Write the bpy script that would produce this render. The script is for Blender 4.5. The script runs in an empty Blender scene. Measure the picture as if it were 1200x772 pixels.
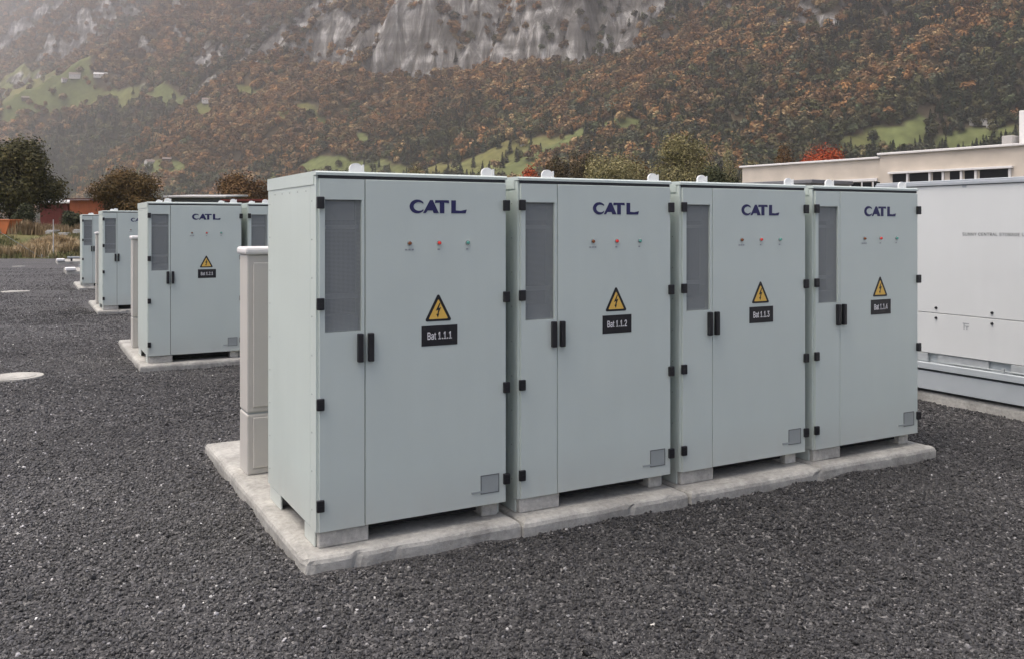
import bpy, bmesh, math, random
import numpy as np
from mathutils import Vector, Matrix
from mathutils.geometry import tessellate_polygon

# ------------------------------------------------------------------ camera, sky, sun, exposure
SC = bpy.context.scene
COL = SC.collection
FPX, HY, YAW = 1051.73, 263.8, 0.499425
CAM = np.array([-1.55456, -5.31204, 2.0245])
cam_d = bpy.data.cameras.new('camera'); cam = bpy.data.objects.new('camera', cam_d); COL.objects.link(cam)
cam.location = CAM; cam.rotation_euler = (math.pi/2, 0, -YAW)
cam_d.sensor_width = 36; cam_d.lens = FPX/1200*36; cam_d.shift_y = -(386-HY)/1200
cam_d.clip_start = .05; cam_d.clip_end = 20000
SC.camera = cam
SUN_EL, SUN_AZ = math.radians(69), math.atan2(-.99, .12)      # azimuth from +Y towards +X
world = bpy.data.worlds.new('World'); SC.world = world; world.use_nodes = True
wn = world.node_tree; wn.nodes.clear()
sky = wn.nodes.new('ShaderNodeTexSky'); sky.sky_type = 'NISHITA'; sky.sun_disc = False
sky.sun_elevation = SUN_EL; sky.sun_rotation = SUN_AZ; sky.altitude = 450
sky.air_density = .35; sky.dust_density = 5.0; sky.ozone_density = .0
bg = wn.nodes.new('ShaderNodeBackground'); bg.inputs[1].default_value = .15
wo = wn.nodes.new('ShaderNodeOutputWorld')
wn.links.new(sky.outputs[0], bg.inputs[0]); wn.links.new(bg.outputs[0], wo.inputs[0])
sun_d = bpy.data.lights.new('sun', 'SUN'); sun = bpy.data.objects.new('sun', sun_d); COL.objects.link(sun)
sun_d.energy = .55; sun_d.angle = math.radians(40); sun_d.color = (1, .96, .91)
sd = Vector((math.sin(SUN_AZ)*math.cos(SUN_EL), math.cos(SUN_AZ)*math.cos(SUN_EL), math.sin(SUN_EL)))
sun.rotation_euler = sd.to_track_quat('Z', 'Y').to_euler(); sun.location = (-20, 20, 40)
vs = SC.view_settings; vs.view_transform = 'Standard'; vs.look = 'None'; vs.exposure = 1.4; vs.gamma = 1; vs.use_curve_mapping = False
SC.cycles.use_denoising = True
SC.cycles.max_bounces = 6; SC.cycles.transparent_max_bounces = 16; SC.cycles.volume_bounces = 1

rng = np.random.default_rng(7); random.seed(7)
FW = np.array([math.sin(YAW), math.cos(YAW), 0.]); RT = np.array([math.cos(YAW), -math.sin(YAW), 0.])
def ray(u, v): return FW + RT*(u-600)/FPX + np.array([0, 0, 1.])*(HY-v)/FPX
def on_z(u, v, z): r = ray(u, v); return CAM + r*(z-CAM[2])/r[2]
def at(u, v, d): return CAM + ray(u, v)*d          # d: metres along the view axis
def ab(a, b, z=0.): return CAM*np.array([1, 1, 0]) + RT*a + FW*b + np.array([0, 0, z])   # right / forward of the camera's spot

# ------------------------------------------------------------------ value noise
_perm = rng.permutation(512); _grad = rng.uniform(-1, 1, 512)
def vnoise(x, y):
    x = np.asarray(x, float); y = np.asarray(y, float)
    xi = np.floor(x).astype(int); yi = np.floor(y).astype(int); fx = x-xi; fy = y-yi
    fx = fx*fx*fx*(fx*(fx*6-15)+10); fy = fy*fy*fy*(fy*(fy*6-15)+10)
    g = lambda i, j: _grad[(_perm[(i+_perm[j % 512]) % 512])]
    return (g(xi, yi)*(1-fx)+g(xi+1, yi)*fx)*(1-fy) + (g(xi, yi+1)*(1-fx)+g(xi+1, yi+1)*fx)*fy
def fbm(x, y, o=4, gain=.5):
    r = 0; a = 1; n = 0
    for k in range(o): r = r + a*vnoise(x*2**k+17.3*k, y*2**k-9.1*k); n += a; a *= gain
    return r/n
def sstep(a, b, x): t = np.clip((x-a)/(b-a), 0, 1); return t*t*(3-2*t)

# ------------------------------------------------------------------ materials
def mat(name):
    m = bpy.data.materials.new(name); m.use_nodes = True
    return m, m.node_tree, m.node_tree.nodes['Principled BSDF']
def N(t, kind, **kw):
    n = t.nodes.new(kind)
    for k, v in kw.items():
        if k.startswith('i_'):
            key = k[2:]; n.inputs[int(key) if key.isdigit() else key].default_value = v
        else: setattr(n, k, v)
    return n
def plain(name, col, rough=.5, metal=0., var=.12, scale=8., bump=0., bscale=60., spec=.5):
    m, t, p = mat(name); L = t.links.new
    tc = N(t, 'ShaderNodeTexCoord')
    nz = N(t, 'ShaderNodeTexNoise', i_Scale=scale, i_Detail=6.); L(tc.outputs['Object'], nz.inputs['Vector'])
    mr = N(t, 'ShaderNodeMapRange', i_3=1-var, i_4=1+var); L(nz.outputs[0], mr.inputs[0])
    mx = N(t, 'ShaderNodeVectorMath', operation='SCALE'); mx.inputs[0].default_value = col[:3]; L(mr.outputs[0], mx.inputs['Scale'])
    L(mx.outputs[0], p.inputs['Base Color'])
    p.inputs['Roughness'].default_value = rough; p.inputs['Metallic'].default_value = metal
    p.inputs['Specular IOR Level'].default_value = spec
    if bump:
        b2 = N(t, 'ShaderNodeTexNoise', i_Scale=bscale, i_Detail=5.); L(tc.outputs['Object'], b2.inputs['Vector'])
        bp = N(t, 'ShaderNodeBump', i_Strength=1., i_Distance=bump); L(b2.outputs[0], bp.inputs['Height']); L(bp.outputs[0], p.inputs['Normal'])
    return m
def paint(name, col, rough=.42):
    """powder-coated sheet metal: faint grain, large soft waviness, dust gathering low down in uneven runs"""
    m, t, p = mat(name); L = t.links.new
    tc = N(t, 'ShaderNodeTexCoord'); oi = N(t, 'ShaderNodeObjectInfo')
    off = N(t, 'ShaderNodeVectorMath', operation='ADD'); L(tc.outputs['Object'], off.inputs[0])
    sc = N(t, 'ShaderNodeVectorMath', operation='SCALE', i_Scale=1.); sc.inputs[0].default_value = (37, 11, 53); L(oi.outputs['Random'], sc.inputs['Scale']); L(sc.outputs[0], off.inputs[1])
    mp = N(t, 'ShaderNodeMapping'); mp.inputs['Scale'].default_value = (9, 9, .9); L(off.outputs[0], mp.inputs[0])
    n1 = N(t, 'ShaderNodeTexNoise', i_Scale=1., i_Detail=5.); L(mp.outputs[0], n1.inputs['Vector'])
    n2 = N(t, 'ShaderNodeTexNoise', i_Scale=2.2, i_Detail=3.); L(off.outputs[0], n2.inputs['Vector'])
    ad = N(t, 'ShaderNodeMath', operation='MULTIPLY'); L(n1.outputs[0], ad.inputs[0]); L(n2.outputs[0], ad.inputs[1])
    mr = N(t, 'ShaderNodeMapRange', i_1=.1, i_2=.42, i_3=.975, i_4=1.012); L(ad.outputs[0], mr.inputs[0])
    mx = N(t, 'ShaderNodeVectorMath', operation='SCALE'); mx.inputs[0].default_value = col; L(mr.outputs[0], mx.inputs['Scale'])
    sx = N(t, 'ShaderNodeSeparateXYZ'); L(tc.outputs['Object'], sx.inputs[0])
    dz = N(t, 'ShaderNodeMapRange', i_1=.10, i_2=.42, i_3=.55, i_4=0.); L(sx.outputs[2], dz.inputs[0])
    dm = N(t, 'ShaderNodeMath', operation='MULTIPLY'); L(dz.outputs[0], dm.inputs[0]); L(n1.outputs[0], dm.inputs[1])
    dust = N(t, 'ShaderNodeMix', data_type='RGBA'); dust.inputs['B'].default_value = (.42, .40, .36, 1)
    L(dm.outputs[0], dust.inputs['Factor']); L(mx.outputs[0], dust.inputs['A']); L(dust.outputs['Result'], p.inputs['Base Color'])
    rr = N(t, 'ShaderNodeMapRange', i_3=rough-.08, i_4=rough+.1); L(n2.outputs[0], rr.inputs[0]); L(rr.outputs[0], p.inputs['Roughness'])
    n3 = N(t, 'ShaderNodeTexNoise', i_Scale=1.6, i_Detail=1.); L(off.outputs[0], n3.inputs['Vector'])
    n4 = N(t, 'ShaderNodeTexNoise', i_Scale=700., i_Detail=1.); L(tc.outputs['Object'], n4.inputs['Vector'])
    b1 = N(t, 'ShaderNodeBump', i_Strength=.5, i_Distance=.012); L(n3.outputs[0], b1.inputs['Height'])
    b2 = N(t, 'ShaderNodeBump', i_Strength=.25, i_Distance=.0004); L(n4.outputs[0], b2.inputs['Height']); L(b1.outputs[0], b2.inputs['Normal']); L(b2.outputs[0], p.inputs['Normal'])
    return m
def concrete(name, col=(.41, .405, .365)):
    m, t, p = mat(name); L = t.links.new
    tc = N(t, 'ShaderNodeTexCoord'); g = N(t, 'ShaderNodeNewGeometry')
    n1 = N(t, 'ShaderNodeTexNoise', i_Scale=2.3, i_Detail=8., i_Roughness=.65); L(g.outputs['Position'], n1.inputs['Vector'])
    n2 = N(t, 'ShaderNodeTexNoise', i_Scale=26., i_Detail=6., i_Roughness=.7); L(g.outputs['Position'], n2.inputs['Vector'])
    n3 = N(t, 'ShaderNodeTexVoronoi', i_Scale=75.); L(g.outputs['Position'], n3.inputs['Vector'])
    r = N(t, 'ShaderNodeValToRGB'); L(n1.outputs[0], r.inputs[0])
    e = r.color_ramp.elements; e[0].position = .32; e[0].color = (*[c*.62 for c in col], 1); e[1].position = .62; e[1].color = (*[c*1.12 for c in col], 1)
    r2 = N(t, 'ShaderNodeMapRange', i_1=.3, i_2=.7, i_3=.72, i_4=1.12); L(n2.outputs[0], r2.inputs[0])
    mx = N(t, 'ShaderNodeVectorMath', operation='SCALE'); L(r.outputs[0], mx.inputs[0]); L(r2.outputs[0], mx.inputs['Scale'])
    pit = N(t, 'ShaderNodeMapRange', i_1=.05, i_2=.22, i_3=.7, i_4=1.); L(n3.outputs[0], pit.inputs[0])
    m2 = N(t, 'ShaderNodeVectorMath', operation='SCALE'); L(mx.outputs[0], m2.inputs[0]); L(pit.outputs[0], m2.inputs['Scale'])
    L(m2.outputs[0], p.inputs['Base Color']); p.inputs['Roughness'].default_value = .85
    b = N(t, 'ShaderNodeBump', i_Strength=.8, i_Distance=.012); L(n2.outputs[0], b.inputs['Height']); L(b.outputs[0], p.inputs['Normal'])
    return m
M = {}
M['paint'] = paint('cabinet_paint', (.537, .606, .560), .36)
M['paint_dark_gap'] = plain('gap_shade_rubber', (.02, .022, .024), .7)  # black of the seam seal and of the added gap and lip shade strips
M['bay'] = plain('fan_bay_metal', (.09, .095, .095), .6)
M['white_lug'] = plain('white_lug', (.78, .78, .76), .5, var=.06)
M['black'] = plain('black_plastic', (.012, .012, .014), .38, var=.05)
M['navy'] = plain('navy_print', (.018, .018, .09), .45, var=.05)
M['yellow'] = plain('warning_yellow', (.72, .46, .09), .5, var=.05)
M['white_print'] = plain('white_print', (.75, .75, .75), .5, var=.03)
M['grey_print'] = plain('grey_print', (.28, .30, .31), .5)
M['plate_grey'] = plain('plate_grey', (.29, .32, .31), .7)
M['galv'] = plain('galvanised_steel', (.42, .45, .45), .45, .35, var=.18, scale=14.)
M['grey_rim'] = plain('grey_rim', (.12, .13, .13), .5); M['amber'] = plain('amber_lens', (.22, .07, .02), .25); M['red'] = plain('red_lens', (.85, .05, .04), .2)
M['green'] = plain('green_lens', (.12, .38, .30), .15); M['chrome'] = plain('chrome_ring', (.55, .56, .56), .22, .9)
M['beige'] = plain('grp_beige', (.50, .485, .44), .55, var=.08, scale=3.)
M['cap'] = plain('grp_cap_pale', (.72, .71, .68), .5, var=.05)
M['concrete'] = concrete('slab_concrete')
M['concrete_foot'] = concrete('foot_concrete', (.55, .54, .49))
M['cont'] = paint('container_white', (.575, .60, .585), .4)
M['cont_roof'] = plain('container_roof_grey', (.33, .36, .38), .5)
M['skid'] = plain('skid_bluegrey', (.37, .41, .42), .5, var=.1, scale=5.)
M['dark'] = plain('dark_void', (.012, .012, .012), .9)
def grille_mat():
    m, t, p = mat('perforated_sheet'); L = t.links.new
    tc = N(t, 'ShaderNodeTexCoord')
    vm = N(t, 'ShaderNodeVectorMath', operation='SCALE', i_Scale=1/.008); L(tc.outputs['Object'], vm.inputs[0])
    fr = N(t, 'ShaderNodeVectorMath', operation='FRACTION'); L(vm.outputs[0], fr.inputs[0])
    sb = N(t, 'ShaderNodeVectorMath', operation='SUBTRACT'); sb.inputs[1].default_value = (.5, .5, .5); L(fr.outputs[0], sb.inputs[0])
    ml = N(t, 'ShaderNodeVectorMath', operation='MULTIPLY'); ml.inputs[1].default_value = (1, 0, 1); L(sb.outputs[0], ml.inputs[0])
    ln = N(t, 'ShaderNodeVectorMath', operation='LENGTH'); L(ml.outputs[0], ln.inputs[0])
    gt = N(t, 'ShaderNodeMath', operation='GREATER_THAN'); gt.inputs[1].default_value = .29; L(ln.outputs['Value'], gt.inputs[0])
    p.inputs['Base Color'].default_value = (.25, .272, .268, 1); p.inputs['Roughness'].default_value = .5
    L(gt.outputs[0], p.inputs['Alpha'])
    return m
M['grille'] = grille_mat()

# ------------------------------------------------------------------ mesh helpers
def link(name, me, m=None, parent=None):
    o = bpy.data.objects.new(name, me); COL.objects.link(o)
    if m is not None and me is not None: me.materials.append(m)
    if parent is not None: o.parent = parent
    return o
def empty(name, loc, label, cat, group=None, rz=0.):
    o = bpy.data.objects.new(name, None); COL.objects.link(o); o.location = loc; o.rotation_euler = (0, 0, rz)
    o.empty_display_size = .2; return tag(o, label, cat, group)
def tag(o, label, cat, group=None):
    o['label'] = label; o['category'] = cat
    if group: o['group'] = group
    return o
def kind(o, k): o['kind'] = k; return o
class MB:
    def __init__(s): s.bm = bmesh.new()
    def box(s, x0, x1, y0, y1, z0, z1, bev=0., seg=1):
        b = bmesh.new(); bmesh.ops.create_cube(b, size=1.)
        bmesh.ops.scale(b, vec=(abs(x1-x0), abs(y1-y0), abs(z1-z0)), verts=b.verts)
        bmesh.ops.translate(b, vec=((x0+x1)/2, (y0+y1)/2, (z0+z1)/2), verts=b.verts)
        if bev: bmesh.ops.bevel(b, geom=b.edges[:], offset=bev, segments=seg, profile=.5, affect='EDGES')
        return s.add(b)
    def add(s, b, mtx=None):
        if mtx is not None: b.transform(mtx)
        me = bpy.data.meshes.new('t'); b.to_mesh(me); b.free(); s.bm.from_mesh(me); bpy.data.meshes.remove(me); return s
    def tube(s, p, q, r0, r1=None, n=10, caps=True):
        p = Vector(p); q = Vector(q); d = q-p
        b = bmesh.new(); bmesh.ops.create_cone(b, cap_ends=caps, segments=n, radius1=r0, radius2=r0 if r1 is None else r1, depth=d.length)
        return s.add(b, Matrix.Translation((p+q)/2) @ d.to_track_quat('Z', 'Y').to_matrix().to_4x4())
    def prism(s, pts, y0, y1, axis='xz'):
        """extrude a 2-D outline; axis 'xz': outline in x,z along y"""
        n = len(pts); f = {'xz': lambda a, c, d: (a, d, c), 'yz': lambda a, c, d: (d, a, c), 'xy': lambda a, c, d: (a, c, d)}[axis]
        b = bmesh.new()
        A = [b.verts.new(f(a, c, y0)) for a, c in pts]; B = [b.verts.new(f(a, c, y1)) for a, c in pts]
        for tri in tessellate_polygon([[Vector((a, c, 0)) for a, c in pts]]):
            b.faces.new([A[i] for i in tri]); b.faces.new([B[i] for i in reversed(tri)])
        for i in range(n): j = (i+1) % n; b.faces.new((A[i], A[j], B[j], B[i]))
        bmesh.ops.recalc_face_normals(b, faces=b.faces); return s.add(b)
    def ring(s, o, h, y0, y1):
        """plate o=(x0,x1,z0,z1) with a rectangular hole h, between y0 (front) and y1"""
        b = bmesh.new(); R = lambda q, y: [b.verts.new(v) for v in ((q[0], y, q[2]), (q[1], y, q[2]), (q[1], y, q[3]), (q[0], y, q[3]))]
        of, hf, ob, hb = R(o, y0), R(h, y0), R(o, y1), R(h, y1)
        for i in range(4):
            j = (i+1) % 4
            for q in ((of[i], of[j], hf[j], hf[i]), (ob[j], ob[i], hb[i], hb[j]), (of[j], of[i], ob[i], ob[j]), (hf[i], hf[j], hb[j], hb[i])): b.faces.new(q)
        bmesh.ops.recalc_face_normals(b, faces=b.faces); return s.add(b)
    def mesh(s, name, smooth=False):
        me = bpy.data.meshes.new(name); s.bm.to_mesh(me); s.bm.free()
        if smooth:
            for p in me.polygons: p.use_smooth = True
        return me
    def build(s, name, m, parent=None, smooth=False): return link(name, s.mesh(name, smooth), m, parent)
def raw_mesh(name, V, F):
    me = bpy.data.meshes.new(name); V = np.asarray(V, np.float32); F = np.asarray(F, np.int32); k = F.shape[1]
    me.vertices.add(len(V)); me.vertices.foreach_set('co', V.ravel())
    me.loops.add(F.size); me.loops.foreach_set('vertex_index', F.ravel())
    me.polygons.add(len(F)); me.polygons.foreach_set('loop_start', np.arange(len(F), dtype=np.int32)*k)
    me.update(calc_edges=True); return me
try: FONT = bpy.data.fonts.load(bpy.utils.system_resource('DATAFILES', path='fonts')+'/Inter.woff2')
except Exception: FONT = None
def text_mesh(name, body, size, offset=0., spacing=1.):
    cu = bpy.data.curves.new(name, 'FONT'); cu.body = body; cu.size = size; cu.offset = offset; cu.space_character = spacing
    
    if FONT: cu.font = FONT
    cu.align_x = 'CENTER'; cu.align_y = 'CENTER'; cu.resolution_u = 3; cu.extrude = .0006
    o = bpy.data.objects.new(name, cu); COL.objects.link(o); bpy.context.view_layer.update()
    me = bpy.data.meshes.new_from_object(o.evaluated_get(bpy.context.evaluated_depsgraph_get()))
    bpy.data.objects.remove(o); bpy.data.curves.remove(cu); me.name = name; me.materials.clear(); return me
def fit(me, w, h):
    c = np.array([v.co[:] for v in me.vertices]); lo, hi = c.min(0), c.max(0)
    me.transform(Matrix.Diagonal((w/(hi[0]-lo[0]), h/(hi[1]-lo[1]), 1, 1)) @ Matrix.Translation((-(lo[0]+hi[0])/2, -(lo[1]+hi[1])/2, 0))); return me
FRONT = Matrix(((1, 0, 0, 0), (0, 0, -1, 0), (0, 1, 0, 0), (0, 0, 0, 1)))      # text plane -> facing -Y
def copy_tree(o, parent=None):
    c = o.copy(); COL.objects.link(c); c.parent = parent
    for ch in list(o.children): copy_tree(ch, c)
    return c

# ================================================================== THE SETTING
SLAB_Z = .07
ROWS = [0., 8.3, 17.25, 26.0]; ROWX = [0., 0., .06, .10]
def slab_rects():
    R = [(-.11+x, 5.6, y-.15, y+3.1) for x, y in zip(ROWX, ROWS)]
    return R + [(7.68, 11.0, -5.4, 3.0)]
def gravel_z(x, y):
    z = .012*fbm(x*.9, y*.9, 3) + .006*fbm(x*5, y*5, 2)
    for (x0, x1, y0, y1) in slab_rects():                # loose gravel banked up unevenly against the slabs
        d = np.hypot(np.maximum(np.maximum(x0-x, x-x1), 0), np.maximum(np.maximum(y0-y, y-y1), 0))
        z = z + np.exp(-(d/.13)**2)*(-.034+.035*np.clip(fbm(x*3.1+5, y*3.1, 3)+.15, -.3, 1))
    return z
def gravel_base():
    m, t, p = mat('gravel_bed'); L = t.links.new
    g = N(t, 'ShaderNodeNewGeometry')
    v = N(t, 'ShaderNodeTexVoronoi', i_Scale=48.); L(g.outputs['Position'], v.inputs['Vector'])
    v2 = N(t, 'ShaderNodeTexVoronoi', i_Scale=95.); L(g.outputs['Position'], v2.inputs['Vector'])
    n = N(t, 'ShaderNodeTexNoise', i_Scale=.5, i_Detail=6., i_Roughness=.6); L(g.outputs['Position'], n.inputs['Vector'])
    bw = N(t, 'ShaderNodeRGBToBW'); L(v.outputs['Color'], bw.inputs[0])
    r = N(t, 'ShaderNodeValToRGB'); L(bw.outputs[0], r.inputs[0]); e = r.color_ramp.elements
    e[0].position = .15; e[0].color = (.024, .024, .024, 1); e[1].position = .7; e[1].color = (.060, .059, .058, 1)
    x = r.color_ramp.elements.new(.9); x.color = (.19, .185, .175, 1)
    mr = N(t, 'ShaderNodeMapRange', i_1=.3, i_2=.7, i_3=.75, i_4=1.3); L(n.outputs[0], mr.inputs[0])
    s = N(t, 'ShaderNodeVectorMath', operation='SCALE'); L(r.outputs[0], s.inputs[0]); L(mr.outputs[0], s.inputs['Scale'])
    L(s.outputs[0], p.inputs['Base Color']); p.inputs['Roughness'].default_value = .75
    ad = N(t, 'ShaderNodeMath', operation='MULTIPLY_ADD', i_1=.5); L(v2.outputs[0], ad.inputs[0]); L(v.outputs[0], ad.inputs[2])
    b = N(t, 'ShaderNodeBump', invert=True, i_Strength=.9, i_Distance=.012); L(ad.outputs[0], b.inputs['Height']); L(b.outputs[0], p.inputs['Normal'])
    return m
M['gravel'] = gravel_base()
def grass_mat(name, c1, c2, c3, scale=.12):
    m, t, p = mat(name); L = t.links.new
    g = N(t, 'ShaderNodeNewGeometry')
    n = N(t, 'ShaderNodeTexNoise', i_Scale=scale, i_Detail=8., i_Roughness=.65); L(g.outputs['Position'], n.inputs['Vector'])
    r = N(t, 'ShaderNodeValToRGB'); L(n.outputs[0], r.inputs[0]); e = r.color_ramp.elements
    e[0].position = .3; e[0].color = (*c1, 1); e[1].position = .7; e[1].color = (*c3, 1); x = e.new(.5); x.color = (*c2, 1)
    L(r.outputs[0], p.inputs['Base Color']); p.inputs['Roughness'].default_value = .9; p.inputs['Specular IOR Level'].default_value = .2
    n2 = N(t, 'ShaderNodeTexNoise', i_Scale=6., i_Detail=6.); L(g.outputs['Position'], n2.inputs['Vector'])
    b = N(t, 'ShaderNodeBump', i_Strength=.7, i_Distance=.08); L(n2.outputs[0], b.inputs['Height']); L(b.outputs[0], p.inputs['Normal'])
    return m
M['field'] = grass_mat('field_grass', (.05, .06, .02), (.085, .095, .03), (.16, .125, .06), .18)
def grid_mesh(name, A, B, fz, world_ab=True):
    AA, BB = np.meshgrid(A, B); P = CAM[:2]*1.0
    X = P[0]+RT[0]*AA+FW[0]*BB; Y = P[1]+RT[1]*AA+FW[1]*BB
    Z = fz(X, Y, AA, BB); V = np.stack([X, Y, Z], -1).reshape(-1, 3)
    nA, nB = len(A), len(B); i = np.arange(nA*nB).reshape(nB, nA)
    F = np.stack([i[:-1, :-1], i[:-1, 1:], i[1:, 1:], i[1:, :-1]], -1).reshape(-1, 4)
    me = raw_mesh(name, V, F)
    me.polygons.foreach_set('use_smooth', np.ones(len(F), bool)); return me
# one sheet to the horizon, the gravel yard on it, and the low grass bank and field beyond the yard
kind(link('ground', raw_mesh('ground', [(-5600, -5600, -.12), (5600, -5600, -.12), (5600, 5600, -.12), (-5600, 5600, -.12)], [(0, 1, 2, 3)]), M['field']), 'structure')
A = np.concatenate([np.linspace(-55, -9, 24), np.linspace(-8.6, 12, 240), np.linspace(12.6, 75, 26)])
B = np.concatenate([np.linspace(-24, 2.8, 12), np.linspace(3, 17, 170), np.linspace(17.4, 54, 60)])
kind(link('gravel_yard', grid_mesh('gravel_yard', A, B, lambda X, Y, a, b: gravel_z(X, Y)), M['gravel']), 'structure')
def bank_z(a, b):
    edge = 53.6+.35*fbm(a*.4, a*0, 3)
    return -.1+1.35*sstep(0, 13, b-edge)+.16*fbm(a*.35, b*.35, 3)*sstep(0, 3, b-edge)+.1*sstep(0, 1, b-edge)
A = np.concatenate([np.linspace(-700, -62, 30), np.linspace(-60, 90, 300), np.linspace(95, 600, 26)])
B = np.concatenate([np.linspace(53, 72, 60), np.linspace(74, 160, 40), np.linspace(175, 1500, 40)])
kind(link('field', grid_mesh('field', A, B, lambda X, Y, a, b: bank_z(a, b)), M['field']), 'structure')

# ------------------------------------------------------------------ mountain side
NS = np.array([.6155, .788]); NT = np.array([-.788, .6155])
def st(a, b): return NS[0]*a+NS[1]*b-547, NT[0]*a+NT[1]*b
def ab_of(s, t): return NS[0]*(s+547)+NT[0]*t, NS[1]*(s+547)+NT[1]*t
PR = np.array([(-200, 0), (0, 0), (120, 24), (220, 62), (340, 140), (465, 222), (525, 362), (590, 405), (650, 540), (800, 640), (1100, 900), (1700, 1150)], float)
PL = np.array([(-200, 0), (0, 0), (100, 26), (250, 140), (420, 280), (540, 372), (640, 452), (760, 590), (860, 690), (1000, 850), (1300, 1160), (1700, 1240)], float)
PQ = np.array([(-200, 0), (0, 0), (120, 24), (220, 66), (340, 146), (465, 226), (700, 400), (900, 560), (1200, 760), (1700, 940)], float)
def height_st(s, t):
    sp = fbm((t+.55*s)/270, (s-.2*t)/900, 3)                                  # long spurs running down the slope
    rid = 1-np.abs(fbm((t+.6*s+900)/150, s/700, 2))*2.2
    amp = sstep(40, 320, s)
    w = s + amp*(95*sp + 135*(.42-np.abs(fbm((t+.75*s+260)/330, s/1500, 2))*1.7) + 22*(rid-.5)) + 10*fbm(t/60, s/60, 3)*sstep(60, 300, s)
    w = w+amp*sstep(430, 470, w)*(9*(1-2*np.abs(vnoise(t/23, s/160)))+6*vnoise(t/11, s/60)+7*vnoise(t/90, s/14))
    k = sstep(950, 1380, t)
    q = sstep(470, 680, t)
    h = (np.interp(w, PQ[:, 0], PQ[:, 1])*(1-q)+np.interp(w, PR[:, 0], PR[:, 1])*q)*(1-k)+np.interp(w, PL[:, 0], PL[:, 1])*k
    h = h + amp*7*fbm(t/34, s/34, 3)
    return h+1.15
def height_ab(a, b): return height_st(*st(a, b))
def cast(u, v):
    """first point of the mountain side along the view direction (u, v)"""
    d = np.linspace(450, 4600, 8300); a = d*(u-600)/FPX; z = CAM[2]+d*(HY-v)/FPX
    h = height_ab(a, d); i = np.argmax(h > z)
    return a[i], d[i], h[i]
def poly_ab(pts): return np.array([cast(u, v)[:2] for u, v in pts])
def inside(P, x, y):
    r = np.zeros(np.shape(x), bool); n = len(P)
    for i in range(n):
        (x1, y1), (x2, y2) = P[i], P[(i+1) % n]
        c = ((y1 > y) != (y2 > y)) & (x < (x2-x1)*(y-y1)/(y2-y1+1e-9)+x1); r ^= c
    return r
MEADOWS = [poly_ab(p) for p in (
    [(505, 204), (540, 190), (585, 170), (640, 160), (694, 147), (702, 152), (660, 172), (636, 186), (648, 204), (648, 217), (505, 217)],
    [(425, 204), (470, 193), (540, 193), (560, 204), (560, 216), (430, 216)],
    [(980, 186), (1005, 170), (1040, 147), (1100, 137), (1098, 152), (1072, 176), (1060, 184)],
    [(1075, 178), (1105, 166), (1140, 151), (1200, 146), (1200, 172)],
    [(0, 92), (50, 88), (110, 98), (175, 104), (215, 112), (262, 106), (276, 124), (215, 128), (150, 118), (96, 122), (60, 139), (0, 142)],
    [(158, 205), (165, 193), (214, 189), (219, 203), (200, 208)],
    [(305, 138), (330, 129), (372, 127), (378, 137), (330, 143)],
    [(222, 128), (245, 112), (252, 122), (250, 138), (232, 140)],
    [(10, 120), (90, 108), (130, 112), (90, 130), (20, 138)],
    [(340, 196), (380, 184), (440, 186), (470, 196), (450, 208), (360, 208)], [(120, 112), (160, 106), (205, 118), (190, 126), (140, 124)], [(395, 166), (430, 158), (450, 163), (420, 172)],
    [(700, 148), (760, 140), (775, 146), (720, 156)], [(270, 108), (300, 103), (318, 110), (290, 118)])]
CRAGS = [(cast(u, v)[:2], rr) for u, v, rr in ((255, 72, 42), (240, 62, 30), (70, 6, 70), (455, 52, 45), (905, 18, 40), (940, 30, 30), (700, 44, 45))]
def rock_mask(s, t, slope):
    r = slope+.34*fbm(t/40, s/40, 4)+.45*fbm(t/120+9, s/70, 3)-1.5-2.*(1-sstep(330, 430, s))-.45*sstep(1250, 1900, t); a, b = ab_of(s, t)
    for (ca, cb), rr in CRAGS: r = r+.9*np.exp(-((a-ca)**2+(b-cb)**2*.25)/rr**2)*(1+fbm(t/25, s/25, 3))
    return sstep(-.05, .2, r)
def meadow_mask(a, b):
    wob = 16*fbm(a/34, b/34, 3); r = np.zeros(np.shape(a), bool)
    for P in MEADOWS: r |= inside(P, a+wob, b-wob)
    return r
S = np.concatenate([np.linspace(-30, 440, 95), np.linspace(444, 900, 150), np.linspace(908, 1650, 60)]); T = np.linspace(-160, 4700, 760)
TT, SS = np.meshgrid(T, S); HH = height_st(SS, TT); AAm, BBm = ab_of(SS, TT)
Vm = np.stack([CAM[0]+RT[0]*AAm+FW[0]*BBm, CAM[1]+RT[1]*AAm+FW[1]*BBm, HH], -1)
gs = np.gradient(HH, S, axis=0); gt = np.gradient(HH, T, axis=1); SLOPE = np.hypot(gs, gt)
i = np.arange(len(S)*len(T)).reshape(len(S), len(T))
me = raw_mesh('mountain', Vm.reshape(-1, 3), np.stack([i[:-1, 1:], i[:-1, :-1], i[1:, :-1], i[1:, 1:]], -1).reshape(-1, 4))
me.polygons.foreach_set('use_smooth', np.ones(len(me.polygons), bool))
mead = meadow_mask(AAm, BBm).astype(float)
rock = rock_mask(SS, TT, SLOPE)
soil = np.stack([.060+.02*fbm(TT/50, SS/50), .046+.012*fbm(TT/50, SS/50), .028+0*TT], -1)
gn = fbm(TT/45, SS/45, 4)[..., None]
green = np.array([.105, .122, .046])*(1+.35*gn)+np.array([.05, .02, .005])*np.clip(fbm(TT/90+7, SS/90, 3)[..., None]+.1, 0, 1)*1.2
Cm = soil*(1-mead[..., None])+green*mead[..., None]
att = me.color_attributes.new('tint', 'FLOAT_COLOR', 'POINT')
att.data.foreach_set('color', np.concatenate([Cm, rock[..., None]], -1).astype(np.float32).ravel())
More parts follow.
